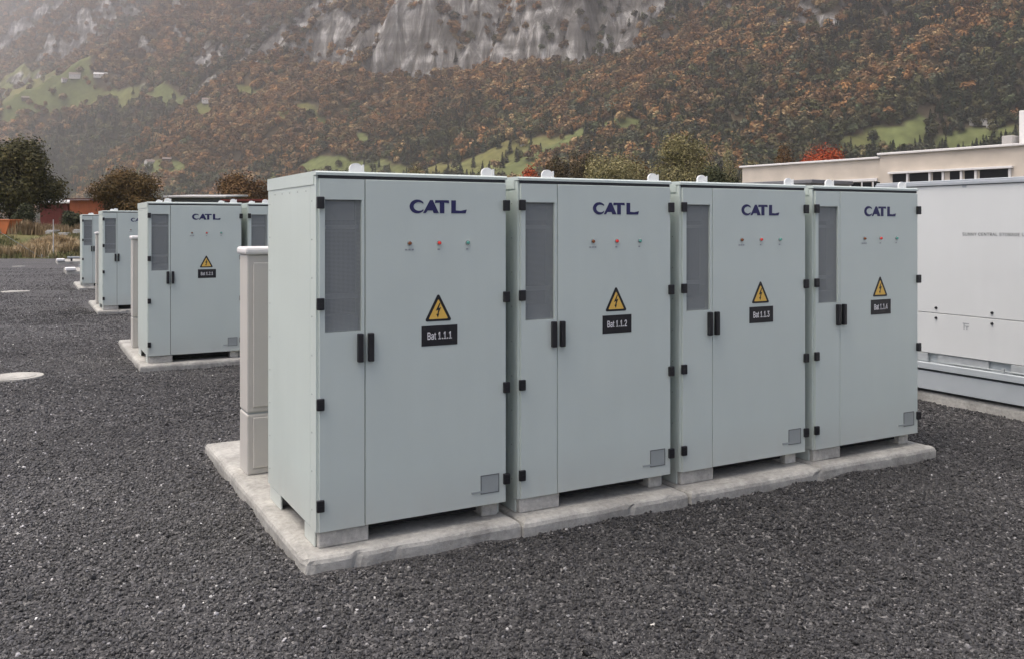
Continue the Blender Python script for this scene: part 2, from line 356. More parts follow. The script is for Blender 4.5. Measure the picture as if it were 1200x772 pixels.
def mountain_mat():
    m, t, p = mat('mountain_side'); L = t.links.new
    at_ = N(t, 'ShaderNodeVertexColor', layer_name='tint'); g = N(t, 'ShaderNodeNewGeometry')
    mp = N(t, 'ShaderNodeMapping'); mp.inputs['Scale'].default_value = (.055, .055, .010); L(g.outputs['Position'], mp.inputs[0])
    n = N(t, 'ShaderNodeTexNoise', i_Scale=1., i_Detail=9., i_Roughness=.68, i_Distortion=.6); L(mp.outputs[0], n.inputs['Vector'])
    mp2 = N(t, 'ShaderNodeMapping'); mp2.inputs['Scale'].default_value = (.008, .008, .05); L(g.outputs['Position'], mp2.inputs[0])
    n2 = N(t, 'ShaderNodeTexNoise', i_Scale=1., i_Detail=5.); L(mp2.outputs[0], n2.inputs['Vector'])
    ad = N(t, 'ShaderNodeMath', operation='MULTIPLY_ADD', i_1=.5); L(n2.outputs[0], ad.inputs[0]); L(n.outputs[0], ad.inputs[2])
    r = N(t, 'ShaderNodeValToRGB'); L(ad.outputs[0], r.inputs[0]); e = r.color_ramp.elements
    e[0].position = .60; e[0].color = (.055, .052, .047, 1); e[1].position = .93; e[1].color = (.56, .545, .515, 1); x = e.new(.78); x.color = (.19, .182, .168, 1)
    n3 = N(t, 'ShaderNodeTexNoise', i_Scale=.12, i_Detail=7.); L(g.outputs['Position'], n3.inputs['Vector'])
    mr = N(t, 'ShaderNodeMapRange', i_1=.3, i_2=.7, i_3=.75, i_4=1.25); L(n3.outputs[0], mr.inputs[0])
    sc = N(t, 'ShaderNodeVectorMath', operation='SCALE'); L(at_.outputs[0], sc.inputs[0]); L(mr.outputs[0], sc.inputs['Scale'])
    mx = N(t, 'ShaderNodeMix', data_type='RGBA'); L(at_.outputs['Alpha'], mx.inputs['Factor']); L(sc.outputs[0], mx.inputs['A']); L(r.outputs[0], mx.inputs['B'])
    L(mx.outputs['Result'], p.inputs['Base Color']); p.inputs['Roughness'].default_value = .95; p.inputs['Specular IOR Level'].default_value = .1
    bm_ = N(t, 'ShaderNodeMath', operation='MULTIPLY'); L(n.outputs[0], bm_.inputs[0]); L(at_.outputs['Alpha'], bm_.inputs[1])
    b = N(t, 'ShaderNodeBump', i_Strength=1., i_Distance=14.); L(bm_.outputs[0], b.inputs['Height']); L(b.outputs[0], p.inputs['Normal'])
    return m
kind(link('mountain', me, mountain_mat()), 'structure')

# ------------------------------------------------------------------ instancing helper for stuff
def stuff_instances(name, pts, rot, scl, idx, colr, protos, label=None):
    c = bpy.data.collections.new(name+'_shapes')
    for k, pm in enumerate(protos): c.objects.link(bpy.data.objects.new('%s_shape_%02d' % (name, k), pm))
    me = bpy.data.meshes.new(name); me.vertices.add(len(pts)); me.vertices.foreach_set('co', np.asarray(pts, np.float32).ravel())
    for nm, ty, dat, key in (('rot', 'FLOAT_VECTOR', rot, 'vector'), ('scl', 'FLOAT_VECTOR', scl, 'vector'), ('idx', 'INT', idx, 'value'), ('tint', 'FLOAT_VECTOR', colr, 'vector')):
        at_ = me.attributes.new(nm, ty, 'POINT'); at_.data.foreach_set(key, np.asarray(dat, np.int32 if ty == 'INT' else np.float32).ravel())
    o = link(name, me); kind(o, 'stuff')
    g = bpy.data.node_groups.new(name, 'GeometryNodeTree')
    g.interface.new_socket('Geometry', in_out='INPUT', socket_type='NodeSocketGeometry'); g.interface.new_socket('Geometry', in_out='OUTPUT', socket_type='NodeSocketGeometry')
    gi = g.nodes.new('NodeGroupInput'); go = g.nodes.new('NodeGroupOutput'); ip = g.nodes.new('GeometryNodeInstanceOnPoints'); ci = g.nodes.new('GeometryNodeCollectionInfo')
    ci.inputs['Collection'].default_value = c; ci.inputs['Separate Children'].default_value = True; ci.inputs['Reset Children'].default_value = True
    ip.inputs['Pick Instance'].default_value = True; L = g.links.new
    def na(nm, ty):
        n = g.nodes.new('GeometryNodeInputNamedAttribute'); n.data_type = ty; n.inputs[0].default_value = nm; return n.outputs[0]
    L(gi.outputs[0], ip.inputs['Points']); L(ci.outputs[0], ip.inputs['Instance'])
    L(na('idx', 'INT'), ip.inputs['Instance Index']); L(na('rot', 'FLOAT_VECTOR'), ip.inputs['Rotation']); L(na('scl', 'FLOAT_VECTOR'), ip.inputs['Scale'])
    L(ip.outputs[0], go.inputs[0]); md = o.modifiers.new('scatter', 'NODES'); md.node_group = g
    return o
def tint_mat(name, rough=.9, spec=.2, var=.25, scale=.8, translucent=0.):
    m, t, p = mat(name); L = t.links.new
    a = N(t, 'ShaderNodeAttribute', attribute_type='INSTANCER', attribute_name='tint'); tc = N(t, 'ShaderNodeTexCoord')
    n = N(t, 'ShaderNodeTexNoise', i_Scale=scale, i_Detail=3.); L(tc.outputs['Object'], n.inputs['Vector'])
    mr = N(t, 'ShaderNodeMapRange', i_1=.3, i_2=.7, i_3=1-var, i_4=1+var); L(n.outputs[0], mr.inputs[0])
    s = N(t, 'ShaderNodeVectorMath', operation='SCALE'); L(a.outputs['Vector'], s.inputs[0]); L(mr.outputs[0], s.inputs['Scale'])
    L(s.outputs[0], p.inputs['Base Color']); p.inputs['Roughness'].default_value = rough; p.inputs['Specular IOR Level'].default_value = spec
    return m
def leaf_cloud(n, size, blobs, r, up=.35):
    """n leaf clumps (bent quads) spread through a few ellipsoidal blobs (x,y,z,rx,ry,rz), denser towards their skins"""
    w = np.array([b[3]*b[4]*b[5] for b in blobs]); k = r.choice(len(blobs), n, p=w/w.sum()); bl = np.array(blobs)[k]
    d = r.normal(size=(n, 3)); d /= np.linalg.norm(d, axis=1)[:, None]
    rad = r.uniform(.35, 1., n)**.45*(1+.2*r.normal(size=n).clip(-1.5, 1.9))
    c = bl[:, :3]+d*rad[:, None]*bl[:, 3:6]
    nrm = d*1.0+r.normal(size=(n, 3))*.45+np.array([0, 0, up]); nrm /= np.linalg.norm(nrm, axis=1)[:, None]
    tx = np.cross(nrm, r.normal(size=(n, 3))); tx /= np.linalg.norm(tx, axis=1)[:, None]; ty = np.cross(nrm, tx)
    s = size*r.uniform(.5, 1.35, n)[:, None]
    q = [c-tx*s-ty*s*.55, c+tx*s*.9-ty*s*.7+nrm*s*.25, c+tx*s*1.05+ty*s*.6, c-tx*s*.8+ty*s*.75+nrm*s*.3]
    return np.stack(q, 1).reshape(-1, 3), np.arange(4*n).reshape(n, 4)
def forest_protos():
    r = np.random.default_rng(3); m = tint_mat('forest_foliage', .95, .1, .35, 1.5); out = []
    for k in range(7):                                    # broad crowns, 1 = height of the tree
        bl = [(0, 0, .62, .30, .30, .33)]
        for j in range(6):
            a = r.uniform(0, 6.3); bl.append((.22*math.cos(a), .22*math.sin(a), r.uniform(.38, .78), r.uniform(.13, .22), r.uniform(.13, .22), r.uniform(.13, .22)))
        V, F = leaf_cloud(150, .078, bl, r)
        b = MB(); b.tube((0, 0, -.05), (0, 0, .55), .022, .012, 5, False); tm = b.mesh('x'); tv = np.array([v.co for v in tm.vertices]); tf = np.array([list(p.vertices) for p in tm.polygons]); bpy.data.meshes.remove(tm)
        F = np.concatenate([F, tf+len(V)]); V = np.concatenate([V, tv]); me = raw_mesh('forest_crown', V, F); me.materials.append(m); out.append(me)
    for k in range(3):                                    # conifers
        n = 210; z = r.uniform(0, 1, n)**.8; a = r.uniform(0, 6.283, n); rad = (1-z)*.19*(.55+.45*r.uniform(0, 1, n))+.008
        c = np.stack([rad*np.cos(a), rad*np.sin(a), .08+.92*z], 1); o = np.stack([np.cos(a), np.sin(a), -.55+0*a], 1); sd_ = np.stack([-np.sin(a), np.cos(a), 0*a], 1)
        s = (.03+.055*(1-z))[:, None]; q = [c-o*s-sd_*s*.6, c-o*s*.8+sd_*s*.6, c+o*s+sd_*s*.35, c+o*s-sd_*s*.4]
        me = raw_mesh('forest_conifer', np.stack(q, 1).reshape(-1, 3), np.arange(4*n).reshape(n, 4)); me.materials.append(m); out.append(me)
    return out
def build_forest():
    r = np.random.default_rng(11); n = 430000
    s = r.uniform(15, 1350, n); t = r.uniform(-120, 4500, n); a, b = ab_of(s, t)
    u = 600+FPX*a/b; keep = (u > -130) & (u < 1330)       # leave out slopes far outside the frame
    s, t, a, b = [q[keep] for q in (s, t, a, b)]
    h = height_st(s, t); e = 3.; sl = np.hypot((height_st(s+e, t)-h)/e, (height_st(s, t+e)-h)/e)
    rock = rock_mask(s, t, sl)
    g1 = fbm(t/110+3, s/110, 3); g2 = fbm(t/35+31, s/35+8, 2); rs = r.uniform(0, 1, len(s))
    dens = np.where(rock > .5, .10+.5*(g2 > .06), .95)*np.clip(1.25-sl*.12, .3, 1)
    dens = dens*np.where(meadow_mask(a, b), .05, 1.)
    dens = dens*np.clip(np.interp(b, [500, 1000, 1700, 2600, 3600], [.80, .66, .42, .30, .22]), 0, 1)
    dens = dens*np.where((s < 60) & (g1 < .1), .35, 1)
    k = r.uniform(0, 1, len(s)) < dens
    s, t, a, b, h, g1, g2, rs, sl = [q[k] for q in (s, t, a, b, h, g1, g2, rs, sl)]; n = len(s)
    hgt = r.uniform(7.5, 15., n)*np.interp(b, [500, 900, 2200, 3500], [.82, 1, 1.35, 1.7])
    PALB = np.array([(.215, .112, .046), (.235, .126, .050), (.205, .138, .074), (.165, .095, .046), (.25, .172, .084)])
    PALG = np.array([(.070, .076, .032), (.052, .064, .032), (.110, .105, .048), (.075, .082, .052), (.100, .088, .042)])
    PALD = np.array([(.018, .030, .018), (.024, .036, .020), (.028, .034, .022)])
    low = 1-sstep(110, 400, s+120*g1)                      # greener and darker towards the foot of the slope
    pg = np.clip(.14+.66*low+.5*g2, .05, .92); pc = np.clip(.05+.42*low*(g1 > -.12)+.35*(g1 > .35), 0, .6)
    gul = -.6*fbm((t+.55*s)/270, (s-.2*t)/900, 3)-.9*(.30-np.abs(fbm((t+.75*s+260)/330, s/1500, 2))*1.7)          # greener gullies with conifers and brown spurs also paint in the slope's relief shading
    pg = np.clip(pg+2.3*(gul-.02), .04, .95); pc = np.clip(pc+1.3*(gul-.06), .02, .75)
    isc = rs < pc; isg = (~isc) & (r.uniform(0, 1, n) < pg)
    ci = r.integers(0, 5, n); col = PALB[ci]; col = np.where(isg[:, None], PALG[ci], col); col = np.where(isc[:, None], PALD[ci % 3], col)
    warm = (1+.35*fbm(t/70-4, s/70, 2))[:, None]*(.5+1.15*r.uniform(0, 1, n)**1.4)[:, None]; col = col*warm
    idx = np.where(isc, 7+r.integers(0, 3, n), r.integers(0, 7, n))
    wd = r.uniform(.85, 1.25, n)*np.where(isc, 1., 1.05); hg = np.where(isc, hgt*1.25, hgt)
    P = np.stack([CAM[0]+RT[0]*a+FW[0]*b, CAM[1]+RT[1]*a+FW[1]*b, h-.03*hg-.4*sl], 1)
    rot = np.stack([r.normal(0, .05, n), r.normal(0, .05, n), r.uniform(0, 6.283, n)], 1)
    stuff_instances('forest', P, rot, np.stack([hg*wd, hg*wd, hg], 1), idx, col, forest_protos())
    print('forest trees', n)
build_forest()

# ------------------------------------------------------------------ gravel stones
MH = on_z(18., 442, 0.)
def build_gravel():
    r = np.random.default_rng(5); m = tint_mat('gravel_stone', .5, .5, .22, 60.); protos = []
    for k in range(7):
        b = bmesh.new(); bmesh.ops.create_icosphere(b, subdivisions=1, radius=1)
        sc = r.uniform(.65, 1.25, 3); sc[2] *= .75
        for v in b.verts: v.co = Vector([c*s*(1+r.uniform(-.28, .28)) for c, s in zip(v.co, sc)])
        pm = bpy.data.meshes.new('stone'); b.to_mesh(pm); b.free(); pm.materials.append(m); protos.append(pm)
    P = []; SZ = []
    for b0, b1, dens, s0, s1 in ((3.6, 6.5, 4600, .0045, .015), (6.5, 9, 2900, .006, .016), (9, 12, 1600, .007, .017), (12, 16, 850, .008, .017), (16, 22, 420, .009, .018), (22, 30, 170, .010, .019), (30, 42, 60, .011, .02)):
        area = (b1*b1-b0*b0)*.62+1.6*(b1-b0); n = int(area*dens)
        b = np.sqrt(r.uniform(b0*b0, b1*b1, n)); a = r.uniform(-1, 1, n)*(.62*b+.8)
        P.append(np.stack([a, b], 1)); sz = s0+(s1-s0)*r.uniform(0, 1, n)**2.2; SZ.append(np.where(r.uniform(0, 1, n) < .012, sz*1.6, sz))
    P = np.concatenate(P); SZ = np.concatenate(SZ); x = CAM[0]+RT[0]*P[:, 0]+FW[0]*P[:, 1]; y = CAM[1]+RT[1]*P[:, 0]+FW[1]*P[:, 1]
    k = np.ones(len(x), bool)
    for (x0, x1, y0, y1) in slab_rects(): k &= ~((x > x0-.004) & (x < x1+.004) & (y > y0-.004) & (y < y1+.004))
    k &= np.hypot(x-MH[0], y-MH[1]) > .36
    x, y, SZ = x[k], y[k], SZ[k]; n = len(x); z = gravel_z(x, y)+SZ*r.uniform(-.2, .55, n)
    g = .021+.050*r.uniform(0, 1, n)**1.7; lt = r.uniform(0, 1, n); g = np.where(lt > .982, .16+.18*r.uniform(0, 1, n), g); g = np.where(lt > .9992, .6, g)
    g = g*(1+.55*fbm(x*.35, y*.35, 3)+.35*fbm(x*1.3+4, y*1.3, 3))*(1.22-.50*sstep(-1.6, 2.2, x-.5*y*(y < 0)+1.2*fbm(x*.4+3, y*.4, 3)))   # light and shade put into stone tone: paler by the lane, darker before the row
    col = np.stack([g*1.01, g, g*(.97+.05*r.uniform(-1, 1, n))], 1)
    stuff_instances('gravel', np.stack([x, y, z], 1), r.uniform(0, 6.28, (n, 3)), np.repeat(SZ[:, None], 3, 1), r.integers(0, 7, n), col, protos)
    print('stones', n)
build_gravel()
#@@OBJECTS
# ================================================================== BATTERY CABINETS
CW, CD, CH = 1.30, 1.21, 2.28
G = (.050, .281, 1.305, 2.108)                            # perforated window of the narrow door
def logo_mesh():
    b = MB(); y0, y1 = -.0145, -.0125
    def C(x0, x1, z0, z1):                                # wide heavy C, open to the right
        cx, cz, rx, rz = (x0+x1)/2, (z0+z1)/2, (x1-x0)/2, (z1-z0)/2; o = []; i_ = []
        for k in range(25):
            a = math.radians(38+(322-38)*k/24); o.append((cx+rx*1.12*math.cos(a), cz+rz*math.sin(a)))
            i_.append((cx+rx*.26+rx*.80*math.cos(a), cz+rz*.62*math.sin(a)))
        b.prism(o+i_[::-1], y0, y1)
    C(.603, .697, 2.027, 2.115)
    b.prism([(.690, 2.029), (.708, 2.029), (.722, 2.046), (.757, 2.046), (.763, 2.029), (.800, 2.029), (.757, 2.113), (.738, 2.113)], y0, y1)
    b.prism([(.731, 2.059), (.744, 2.083), (.753, 2.059)], y0-.0004, y0-.0001)
    b.prism([(.775, 2.113), (.772, 2.094), (.806, 2.097), (.806, 2.029), (.838, 2.029), (.838, 2.097), (.872, 2.094), (.870, 2.113)], y0, y1)
    b.prism([(.888, 2.113), (.920, 2.113), (.920, 2.048), (.955, 2.046), (.999, 2.054), (.990, 2.029), (.888, 2.029)], y0, y1)
    return b.mesh('logo')
def make_cabinet():
    root = empty('battery_cabinet', (0, 0, 0), 'x', 'cabinet')
    P = M['paint']
    # body: open-fronted shell with a pocket behind the perforated window
    b = MB(); b.box(0, CW, .13, CD, .10, 2.252, .006)
    b.ring((0.0, CW, .1, 2.252), (.045, .286, 1.298, 2.115), .008, .128)
    b.build('body', P, root)
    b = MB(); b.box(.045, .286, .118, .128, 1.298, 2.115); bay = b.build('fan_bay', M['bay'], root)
    for z0, z1 in ((1.93, 1.955), (1.50, 1.53), (1.306, 1.40)): MB().box(.05, .281, .047, .117, z0, z1).build('shelf', M['galv'], bay)
    b = MB(); b.box(.07, .26, .06, .116, 1.985, 2.10); b.tube((.165, .055, 2.04), (.165, .118, 2.04), .05, .05, 16); b.build('fan', M['plate_grey'], bay)
    # roof with a front lip, side skirts and lifting lugs
    b = MB(); b.prism([(-.007, 2.256), (-.007, 2.272), (.006, 2.281), (CD+.004, 2.281), (CD+.004, 2.256)], -.004, CW+.004, 'yz')
    b.box(-.005, -.0005, .045, CD, 2.20, 2.2555).box(CW+.0005, CW+.005, .045, CD, 2.20, 2.2555)
    roof = b.build('roof', P, root)
    b = MB(); b.box(.012, CW-.012, -.003, .02, 2.236, 2.2555); b.build('lip_shade_strip', M['paint_dark_gap'], root)  # black strip painting in the shadow line under the roof lip
    lug = MB(); pts = [(-.052, 0), (-.052, .022)]+[(-.008+.044*math.cos(math.radians(a)), .022+.036*math.sin(math.radians(a))) for a in range(180, -1, -15)]+[(.036, .018), (.036, 0)]
    lug.prism(pts, -.006, .006); lug.prism([(-.012, 0), (-.012, .05), (.012, .03), (.10, .0)], .03, .042, 'yz'); lug.box(-.05, .05, -.01, .10, 0, .006)
    lm = lug.mesh('lifting_lug'); hole = MB(); hole.tube((-.008, -.0075, .036), (-.008, .0075, .036), .008, n=10); hm = hole.mesh('lug_hole')
    lm.materials.append(M['white_lug']); hm.materials.append(M['dark'])
    for x, y in ((.285, .085), (1.205, .085), (.285, 1.02), (1.205, 1.02)):
        o = link('lifting_lug', lm, None, roof); o.location = (x, y, 2.2815)
    # doors
    b = MB(); b.ring((.016, .300, .104, 2.234), G, -.012, .006); ld = b.build('narrow_door', P, root)
    b = MB(); b.box(.307, 1.290, -.012, .006, .104, 2.234, .003); wd = b.build('wide_door', P, root)
    b = MB(); b.box(.296, .311, .0062, .0078, .11, 2.23); b.build('seam_seal', M['paint_dark_gap'], root)
    b = MB(); b.box(G[0]-.006, G[1]+.006, .0065, .0075, G[2]-.006, G[3]+.006); b.build('perforated_window', M['grille'], ld)
    b = MB(); b.box(0, .046, -.036, -.0125, 0, .072, .005, 2); b.box(.004, .042, -.0375, -.0355, .033, .039); hg = b.mesh('hinge'); hg.materials.append(M['black'])
    for z in (2.052, 1.442, .840, .230):
        o = link('hinge', hg, None, ld); o.location = (-.004, 0, z)
        o = link('hinge', hg, None, wd); o.location = (1.266, 0, z-.004)
    b = MB(); b.box(0, .036, -.045, -.0125, 0, .176, .006, 2); hd = b.mesh('handle'); hd.materials.append(M['black'])
    for x, d in ((.250, ld), (.318, wd)): o = link('handle', hd, None, d); o.location = (x, 0, 1.115)
    link('logo', logo_mesh(), M['navy'], wd)
    # the little opening of the letter A shows the paint
    for x, k, nm in ((.597, 'amber', 'MIXED'), (.801, 'red', 'ERR'), (1.005, 'green', 'RUN')):
        b = MB(); b.tube((x, -.0125, 1.838), (x, -.020, 1.838), .0165, .0150, 18); rg = b.build('indicator_ring', M['chrome'], wd)
        b = MB(); b.tube((x, -.0205, 1.838), (x, -.031, 1.838), .0115, .0085, 14)
        l = b.build('indicator_light', M[k], root)
        b = MB(); w = .030 if k == 'amber' else .011
        for q in range(3 if k == 'amber' else 1): b.box(x-w+q*.022, x-w+q*.022+.016, -.0136, -.0126, 1.792, 1.802)
        b.build('caption', M['grey_print'], l)
    # warning triangle
    def tri(cx, z0, w, h, r): # rounded triangle outline
        c = [(cx-w/2+r, z0+r*.6), (cx+w/2-r, z0+r*.6), (cx, z0+h-r)]; o = []
        for (x, z), a0 in zip(c, (150, 270, 30)):
            for k in range(5): a = math.radians(a0+30*k); o.append((x+r*math.cos(a), z+r*math.sin(a)))
        return o
    b = MB(); b.prism(tri(.796, 1.340, .178, .166, .010), -.0142, -.0126); sg = b.build('warning_sign', M['black'], root)
    b = MB(); b.prism(tri(.796, 1.352, .130, .121, .004), -.0150, -.0144); b.build('sign_face', M['yellow'], sg)
    b = MB(); b.prism([(.803, 1.452), (.777, 1.402), (.795, 1.407), (.787, 1.380), (.779, 1.383), (.792, 1.358), (.802, 1.385), (.796, 1.383), (.815, 1.425), (.798, 1.418), (.810, 1.452)], -.0158, -.0152); b.build('lightning_bolt', M['black'], sg)
    b = MB(); b.box(.679, .931, -.0145, -.0126, 1.182, 1.309); b.build('name_plate', M['black'], root)
    # small vent plate with a door stay
    b = MB(); b.box(1.100, 1.238, -.0138, -.0126, .180, .304); vp = b.build('vent_plate', M['plate_grey'], root)
    b = MB(); b.ring((1.100, 1.238, .180, .304), (1.106, 1.232, .186, .298), -.0155, -.0139); b.build('plate_rim', M['grey_rim'], vp)
    b = MB(); b.box(1.034, 1.104, -.017, -.0126, .190, .204); b.build('door_stay', M['plate_grey'], vp)
    # screws down the side sheet
    b = MB()
    for z in np.arange(.22, 2.2, .235):
        for y in (.09, CD-.06): b.tube((.001, y, z), (-.003, y, z), .006, .004, 6)
    for y in np.linspace(.22, 1.0, 5): b.tube((.001, y, 2.165), (-.003, y, 2.165), .006, .004, 6)
    kind(b.build('side_screws', M['plate_grey'], root), 'stuff')
    # feet: a low concrete block at the front left, steel corner feet, dark base frame between
    b = MB(); b.box(.018, .335, .012, .20, .0, .099, .006); b.build('foot', M['concrete_foot'], root)
    b = MB(); b.box(1.15, CW-.03, .07, .22, .0, .099, .006); b.build('foot', M['concrete_foot'], root)
    for x0, x1, y0, y1 in ((.004, .016, .05, .27), (.004, .016, .86, 1.16), (.03, .30, .95, 1.15), (1.0, 1.27, .95, 1.15), (1.282, 1.294, .10, .27)):
        b = MB(); b.box(x0, x1, y0, y1, .001, .099, .002); b.build('foot', M['paint'] if x1-x0 < .05 else M['concrete_foot'], root)
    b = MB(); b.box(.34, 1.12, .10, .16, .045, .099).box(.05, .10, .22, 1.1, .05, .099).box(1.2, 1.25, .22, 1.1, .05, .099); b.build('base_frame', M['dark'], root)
    b = MB(); b.box(.12, 1.18, .46, .50, .004, .0985); b.build('under_shade_plate', M['dark'], root)  # added dark plate that deepens the shade under the cabinet
    b = MB(); b.box(CW+.002, CW+.086, .62, .66, .10, 2.17); b.build('gap_light_stop', M['paint_dark_gap'], root)  # added black strip that stops back light in the gap between cabinets
    return root
PLATES = {}
def name_text(root, s):
    pm = fit(text_mesh('lettering', s, .1, .0008), .170, .048); pm.transform(FRONT); pm.transform(Matrix.Translation((.805, -.0150, 1.246))); pm.materials.append(M['white_print'])
    pl = [c for c in root.children if c.name.startswith('name_plate')][0]; link('lettering', pm, None, pl)
proto = make_cabinet(); first = True
ORD = ['first', 'second', 'third', 'fourth']
GAP = 1.3912
for ri, (rx, ry, n) in enumerate(zip(ROWX, ROWS, (4, 2, 2, 2))):
    for k in range(n):
        c = proto if first else copy_tree(proto); first = False
        c.location = (rx+k*GAP, ry, SLAB_Z)
        if ri == 0: tag(c, ['pale grey battery cabinet with its whole left side exposed, plate Bat 1.1.1', 'pale grey battery cabinet with plate Bat 1.1.2, second from the free slab corner',
            'pale grey battery cabinet between the Bat 1.1.2 and Bat 1.1.4 cabinets', 'pale grey battery cabinet with plate Bat 1.1.4, closest to the white container'][k], 'cabinet', 'battery cabinets in the front row')
        else:
            rn = ['', 'second', 'third', 'fourth'][ri]
            tag(c, 'pale grey battery cabinet, %s in the %s row of cabinets' % (('first' if k == 0 else 'second, half hidden,'), rn), 'cabinet', 'battery cabinets in the rows behind')
        PLATES[c.name] = (c, 'Bat 1.%d.%d' % (ri+1, k+1))
for c, s in PLATES.values(): name_text(c, s)

# ------------------------------------------------------------------ concrete slabs
def slab_mesh(x0, x1, y0, y1, z1, seed, cham=.05):
    """slab with chamfered, chipped edges: a fine strip along the front and left edges"""
    r = np.random.default_rng(seed); nx = max(6, int((x1-x0)/.035)); ny = max(6, int((y1-y0)/.06))
    xs = np.linspace(x0, x1, nx); ys = np.linspace(y0, y1, ny); loop = [(x, y0) for x in xs]+[(x1, y) for y in ys[1:]]+[(x, y1) for x in xs[::-1][1:]]+[(x0, y) for y in ys[::-1][1:-1]]
    cx, cy = (x0+x1)/2, (y0+y1)/2; b = bmesh.new(); rings = []
    for q, (ins, z) in enumerate(((0., -.09), (0., z1-.040), (.008, z1-.018), (.022, z1-.006), (cham, z1))):
        rg = []
        for (x, y) in loop:
            nz = float(fbm(x*9+seed, y*9+seed*2.3+q*.2, 4)); sx = (1 if x < cx else -1)*(1 if abs(x-x0) < 1e-6 or abs(x-x1) < 1e-6 else 0); sy = (1 if y < cy else -1)*(1 if abs(y-y0) < 1e-6 or abs(y-y1) < 1e-6 else 0)
            i_ = ins+(.006 if sy else .003)*nz+(.08*max(0, nz-.40) if q > 0 and sy else 0)
            rg.append(b.verts.new((x+sx*i_, y+sy*i_, z+(-.006*abs(nz) if 0 < q < 4 else 0))))
        rings.append(rg)
    n = len(loop)
    for p, q in zip(rings, rings[1:]):
        for i in range(n): j = (i+1) % n; b.faces.new((p[i], p[j], q[j], q[i]))
    b.faces.new(rings[-1]); bmesh.ops.triangulate(b, faces=[f for f in b.faces if len(f.verts) > 4])
    me = bpy.data.meshes.new('concrete_slab'); b.to_mesh(me); b.free(); return me
for ri, (rx, ry, n) in enumerate(zip(ROWX, ROWS, (4, 2, 2, 2))):
    for k in range(n):
        x0 = rx-.11 if k == 0 else rx+k*GAP-.037; x1 = rx+(k+1)*GAP-.047 if k < 3 else 5.56
        o = link('concrete_slab', slab_mesh(x0, x1, ry-.15-.026*((k*7) % 3-1), ry+3.1, SLAB_Z, 3+k+10*ri), M['concrete'])
        tag(o, ['chipped concrete slab with a free corner, carrying the beige cable box and cabinet Bat 1.1.1', 'chipped concrete slab under the cabinet next to the free corner, Bat 1.1.2', 'chipped concrete slab between the slabs of cabinets Bat 1.1.2 and Bat 1.1.4', 'chipped concrete slab at the row end beside the white container'][k] if ri == 0 else 'pale concrete slab under the %s cabinet of the %s row' % (ORD[k], ORD[ri]), 'slab', 'concrete slabs under the cabinets')
# ------------------------------------------------------------------ beige cable boxes behind the first cabinets
def make_box():
    root = empty('cable_box', (0, 0, 0), 'x', 'box')
    b = MB(); b.box(.0, .55, .0, .27, .0, .475, .012, 2); lower = b.build('lower_housing', M['beige'], root)
    b = MB(); b.box(.0, .55, .0, .27, .487, 1.72, .012, 2); up = b.build('upper_housing', M['beige'], root)
    b = MB(); b.box(.01, .54, .01, .26, .47, .49); b.build('joint', M['plate_grey'], root)
    b = MB(); b.box(.045, .50, -.012, -.0005, .05, .45, .006); b.build('lower_door', M['beige'], lower)
    b = MB(); b.box(.045, .50, -.012, -.0005, .53, 1.66, .006); b.build('upper_door', M['beige'], up)
    b = MB(); b.box(-.02, .57, -.025, .295, 1.721, 1.78, .02, 2); b.build('cap', M['cap'], root)
    return root
bx = make_box(); first = True
for ri, (rx, ry) in enumerate(zip(ROWX[:3], ROWS)):
    c = bx if first else copy_tree(bx); first = False
    c.location = (rx-.014, ry+1.835, SLAB_Z)
    tag(c, ['beige plastic cable box on the slab behind the cabinet Bat 1.1.1', 'beige plastic cable box behind the first cabinet of the second row', 'beige plastic cable box behind the first cabinet of the third row'][ri], 'box', 'cable boxes behind the cabinets')

